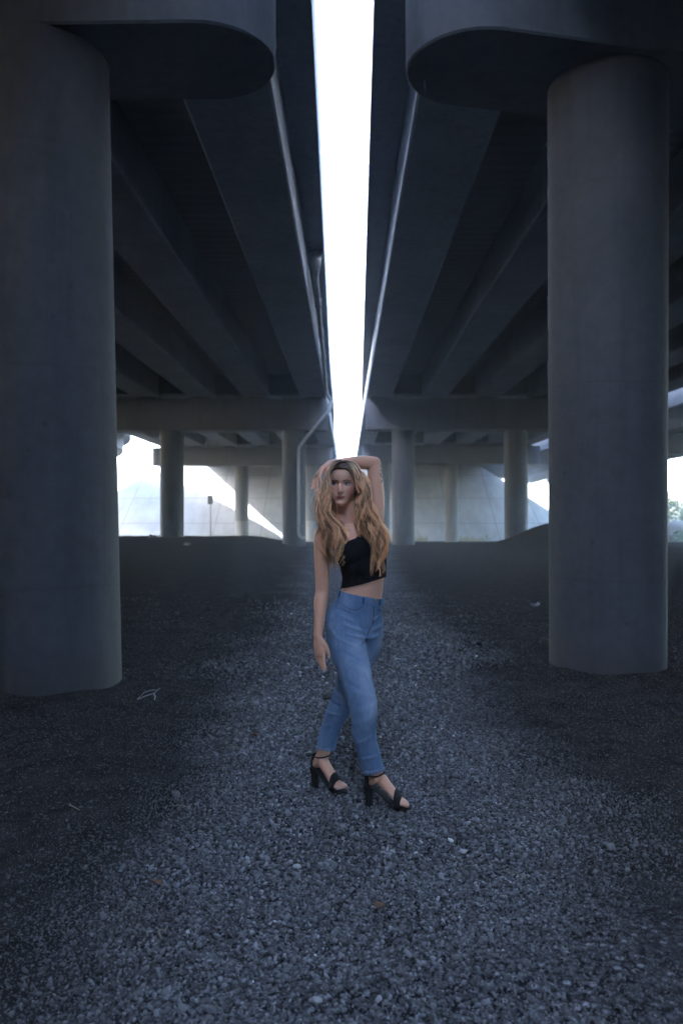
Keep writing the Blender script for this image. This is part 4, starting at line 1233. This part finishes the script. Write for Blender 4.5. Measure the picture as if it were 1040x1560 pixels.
# short front and crown strands, combed from the parting over the hairline
def crown(n_, seed):
    r = np.random.default_rng(seed)
    xs = np.array([0,.018,.034,.046,.056,.064,.070]); hz_ = np.array([.0800,.0765,.0665,.0520,.0300,.0,-.035])
    fy = .090*np.sqrt(np.clip(1-(xs/.078)**2, 0, 1))
    bz = np.array([.110,.106,.094,.074,.045,.010,-.030])
    for sg in (-1, 1):
        for q in range(n_):
            v = r.random()**1.4; yb_ = -.03+.0*xs
            Pz = hz_*(1-v)+bz*v+.0005; Py = fy*(1-v)+(yb_-.01)*v - .010*v*np.linspace(0,1,7)
            X = (xs+.0008)*sg
            C3 = np.stack([H(a, b, c) for a, b, c in zip(X+r.normal(0,.0012,7), Py, Pz)])
            P = catmull(C3, NS); P = push_out(P, .0050+.0035*r.random()) + r.normal(0,.0006,3)
            tt = np.linspace(.04, .21, NS); rad = np.full(NS, .00085)*(1-.5*np.linspace(0,1,NS)**3)
            T = np.gradient(P, axis=0); T /= np.linalg.norm(T,axis=1)[:,None]+1e-9
            s_ = np.cross(T, (0,1.,0.1)); s_ /= np.linalg.norm(s_,axis=1)[:,None]+1e-9; b_ = np.cross(T, s_)
            for k_ in range(3):
                a_ = 2*PI*k_/3+q; Vh.append(P+(s_*math.cos(a_)+b_*math.sin(a_))*rad[:,None])
            Al.append(tt); Rd.append(np.clip(r.normal(.55,.22),0,1))
crown(650, 31)
A3 = np.stack(Vh).reshape(-1,3,NS,3); n = len(A3)
co = A3.transpose(0,2,1,3).reshape(-1,3)
base_i = (np.arange(n)*NS*3)[:,None,None]
j = np.arange(NS-1)[None,:,None]*3; k = np.arange(3)[None,None,:]; k2 = (k+1)%3
F = np.stack([base_i+j+k, base_i+j+k2, base_i+j+3+k2, base_i+j+3+k],-1).reshape(-1,4)
hme = bpy.data.meshes.new('hair'); hme.vertices.add(len(co)); hme.vertices.foreach_set('co', co.ravel())
hme.loops.add(F.size); hme.loops.foreach_set('vertex_index', F.ravel().astype(np.int32))
hme.polygons.add(len(F)); hme.polygons.foreach_set('loop_start', np.arange(0, F.size, 4, dtype=np.int32)); hme.update(calc_edges=True)
hme.polygons.foreach_set('use_smooth', [True]*len(hme.polygons))
set_float(hme, 'along', np.repeat(np.stack(Al), 3, axis=1).ravel()); set_float(hme, 'rand', np.repeat(np.array(Rd), NS*3))
hair = place('hair', hme, M['hair'], person)
print('strands', n)
# scalp cover and the inner mass of hair behind the neck
def cap_rings(off, n, m):
    old = HS[:]; Q = catmull(np.array(HS), m); out = []
    HS[:] = [tuple(q) for q in Q]; out = head_rings(off, n); HS[:] = old
    return out
CN, CM = 150, 90
cap = cap_rings(.0055, CN, CM)
V = [p for r in cap for p in r]; F = []; al = []
for p in V:
    q = np.array(p)-HC; al.append(float(sstep(.080,.040,q[2])))
for k in range(CM-1):
    for i in range(CN):
        q = (np.array(cap[k][i])+np.array(cap[k+1][(i+1)%CN]))/2-HC; x_, y_, z_ = q@HX, q@HF, q[2]
        hl = .081-.022*(x_/.045)**2-.020*max(0,(abs(x_)-.040)/.02)+.0035*noise.noise(Vector((x_*90,z_*60,0)))
        side = abs(x_) > .062-.004*noise.noise(Vector((z_*70,3,0))) and y_ < .055 and z_ > -.055
        if z_ > hl or y_ < .022-.3*max(0,-z_) or side:
            if z_ > -.085: F.append((k*CN+i, k*CN+(i+1)%CN, (k+1)*CN+(i+1)%CN, (k+1)*CN+i))
F.append(tuple((CM-1)*CN+i for i in range(CN)))
me = new_mesh('scalp', V, F, True); set_float(me, 'along', al); set_float(me, 'rand', [.45]*len(V))
place('scalp_hair', me, M['scalp'], hair)
mb = MB(); tube(mb, [(-.012,4.155,1.60),(-.01,4.175,1.50),(.0,4.185,1.42),(.02,4.19,1.34),(.03,4.19,1.26)], [(.070,.03),(.080,.03),(.095,.028),(.10,.022),(.07,.012)], side=(1,.2,0), n=24, sub=20)
me = new_mesh('back_hair', mb.v, mb.f, True); set_float(me, 'along', [.35]*len(me.vertices)); set_float(me, 'rand', [.25]*len(me.vertices)); place('back_hair', me, M['hair'], hair)
# ------------------------------------------------------------------ camera, light
cam = bpy.data.cameras.new('camera'); co_ = bpy.data.objects.new('camera', cam); COL.objects.link(co_)
co_.location = (0, 0, 1.46); co_.rotation_euler = (PI/2, 0, 0)
cam.sensor_fit = 'VERTICAL'; cam.sensor_height = 36; cam.sensor_width = 24; cam.lens = 28
cam.shift_x = -8/1560; cam.shift_y = 5/1560
cam.clip_start = .05; cam.clip_end = 4000
cam.dof.use_dof = True; cam.dof.focus_distance = 4.02; cam.dof.aperture_fstop = 2.6
scene.camera = co_

sx, sy_, sz = -1.27, -.5, 1.0
L = math.sqrt(sx*sx+sy_*sy_+sz*sz); elev = math.asin(sz/L); az = math.atan2(sx, sy_)
w = bpy.data.worlds.new('World'); scene.world = w; w.use_nodes = True
nt = w.node_tree; bg = nt.nodes['Background']
sky = nt.nodes.new('ShaderNodeTexSky'); sky.sky_type = 'NISHITA'; sky.sun_disc = False
sky.sun_elevation = elev; sky.sun_rotation = az
sky.air_density = 1.0; sky.dust_density = 2.0; sky.ozone_density = 1.0
nt.links.new(sky.outputs[0], bg.inputs[0]); bg.inputs[1].default_value = .15
sun = bpy.data.lights.new('sun', 'SUN'); so = bpy.data.objects.new('sun', sun); COL.objects.link(so)
sun.energy = 3.0; sun.angle = math.radians(.5); sun.color = (1.0, .97, .93)
so.rotation_euler = Vector((sx, sy_, sz)).to_track_quat('Z', 'Y').to_euler()
so.location = (-40, -20, 60)

scene.view_settings.view_transform = 'Standard'; scene.view_settings.look = 'None'
scene.view_settings.exposure = 5.0; scene.view_settings.gamma = 1.0
scene.render.engine = 'CYCLES'
scene.cycles.use_denoising = True
scene.cycles.max_bounces = 10; scene.cycles.diffuse_bounces = 6
scene.cycles.sample_clamp_indirect = 6

# ------------------------------------------------------------------ thin haze added around the bridges for soft glow and lifted shadows
mb = MB(); mb.box(-62, 62, -61, 165, -3.2, 11.5)
hz = bpy.data.materials.new('haze'); hz.use_nodes = True
hn = hz.node_tree; hn.nodes.remove(hn.nodes['Principled BSDF'])
pv = hn.nodes.new('ShaderNodeVolumePrincipled'); pv.inputs['Color'].default_value = (.78,.89,1,1); pv.inputs['Density'].default_value = .0022; pv.inputs['Anisotropy'].default_value = .2
hn.links.new(pv.outputs[0], hn.nodes['Material Output'].inputs['Volume'])
tag(obj('haze', mb, hz), 'thin pale haze added beneath the viaducts for a soft glow', 'haze', kind='stuff')
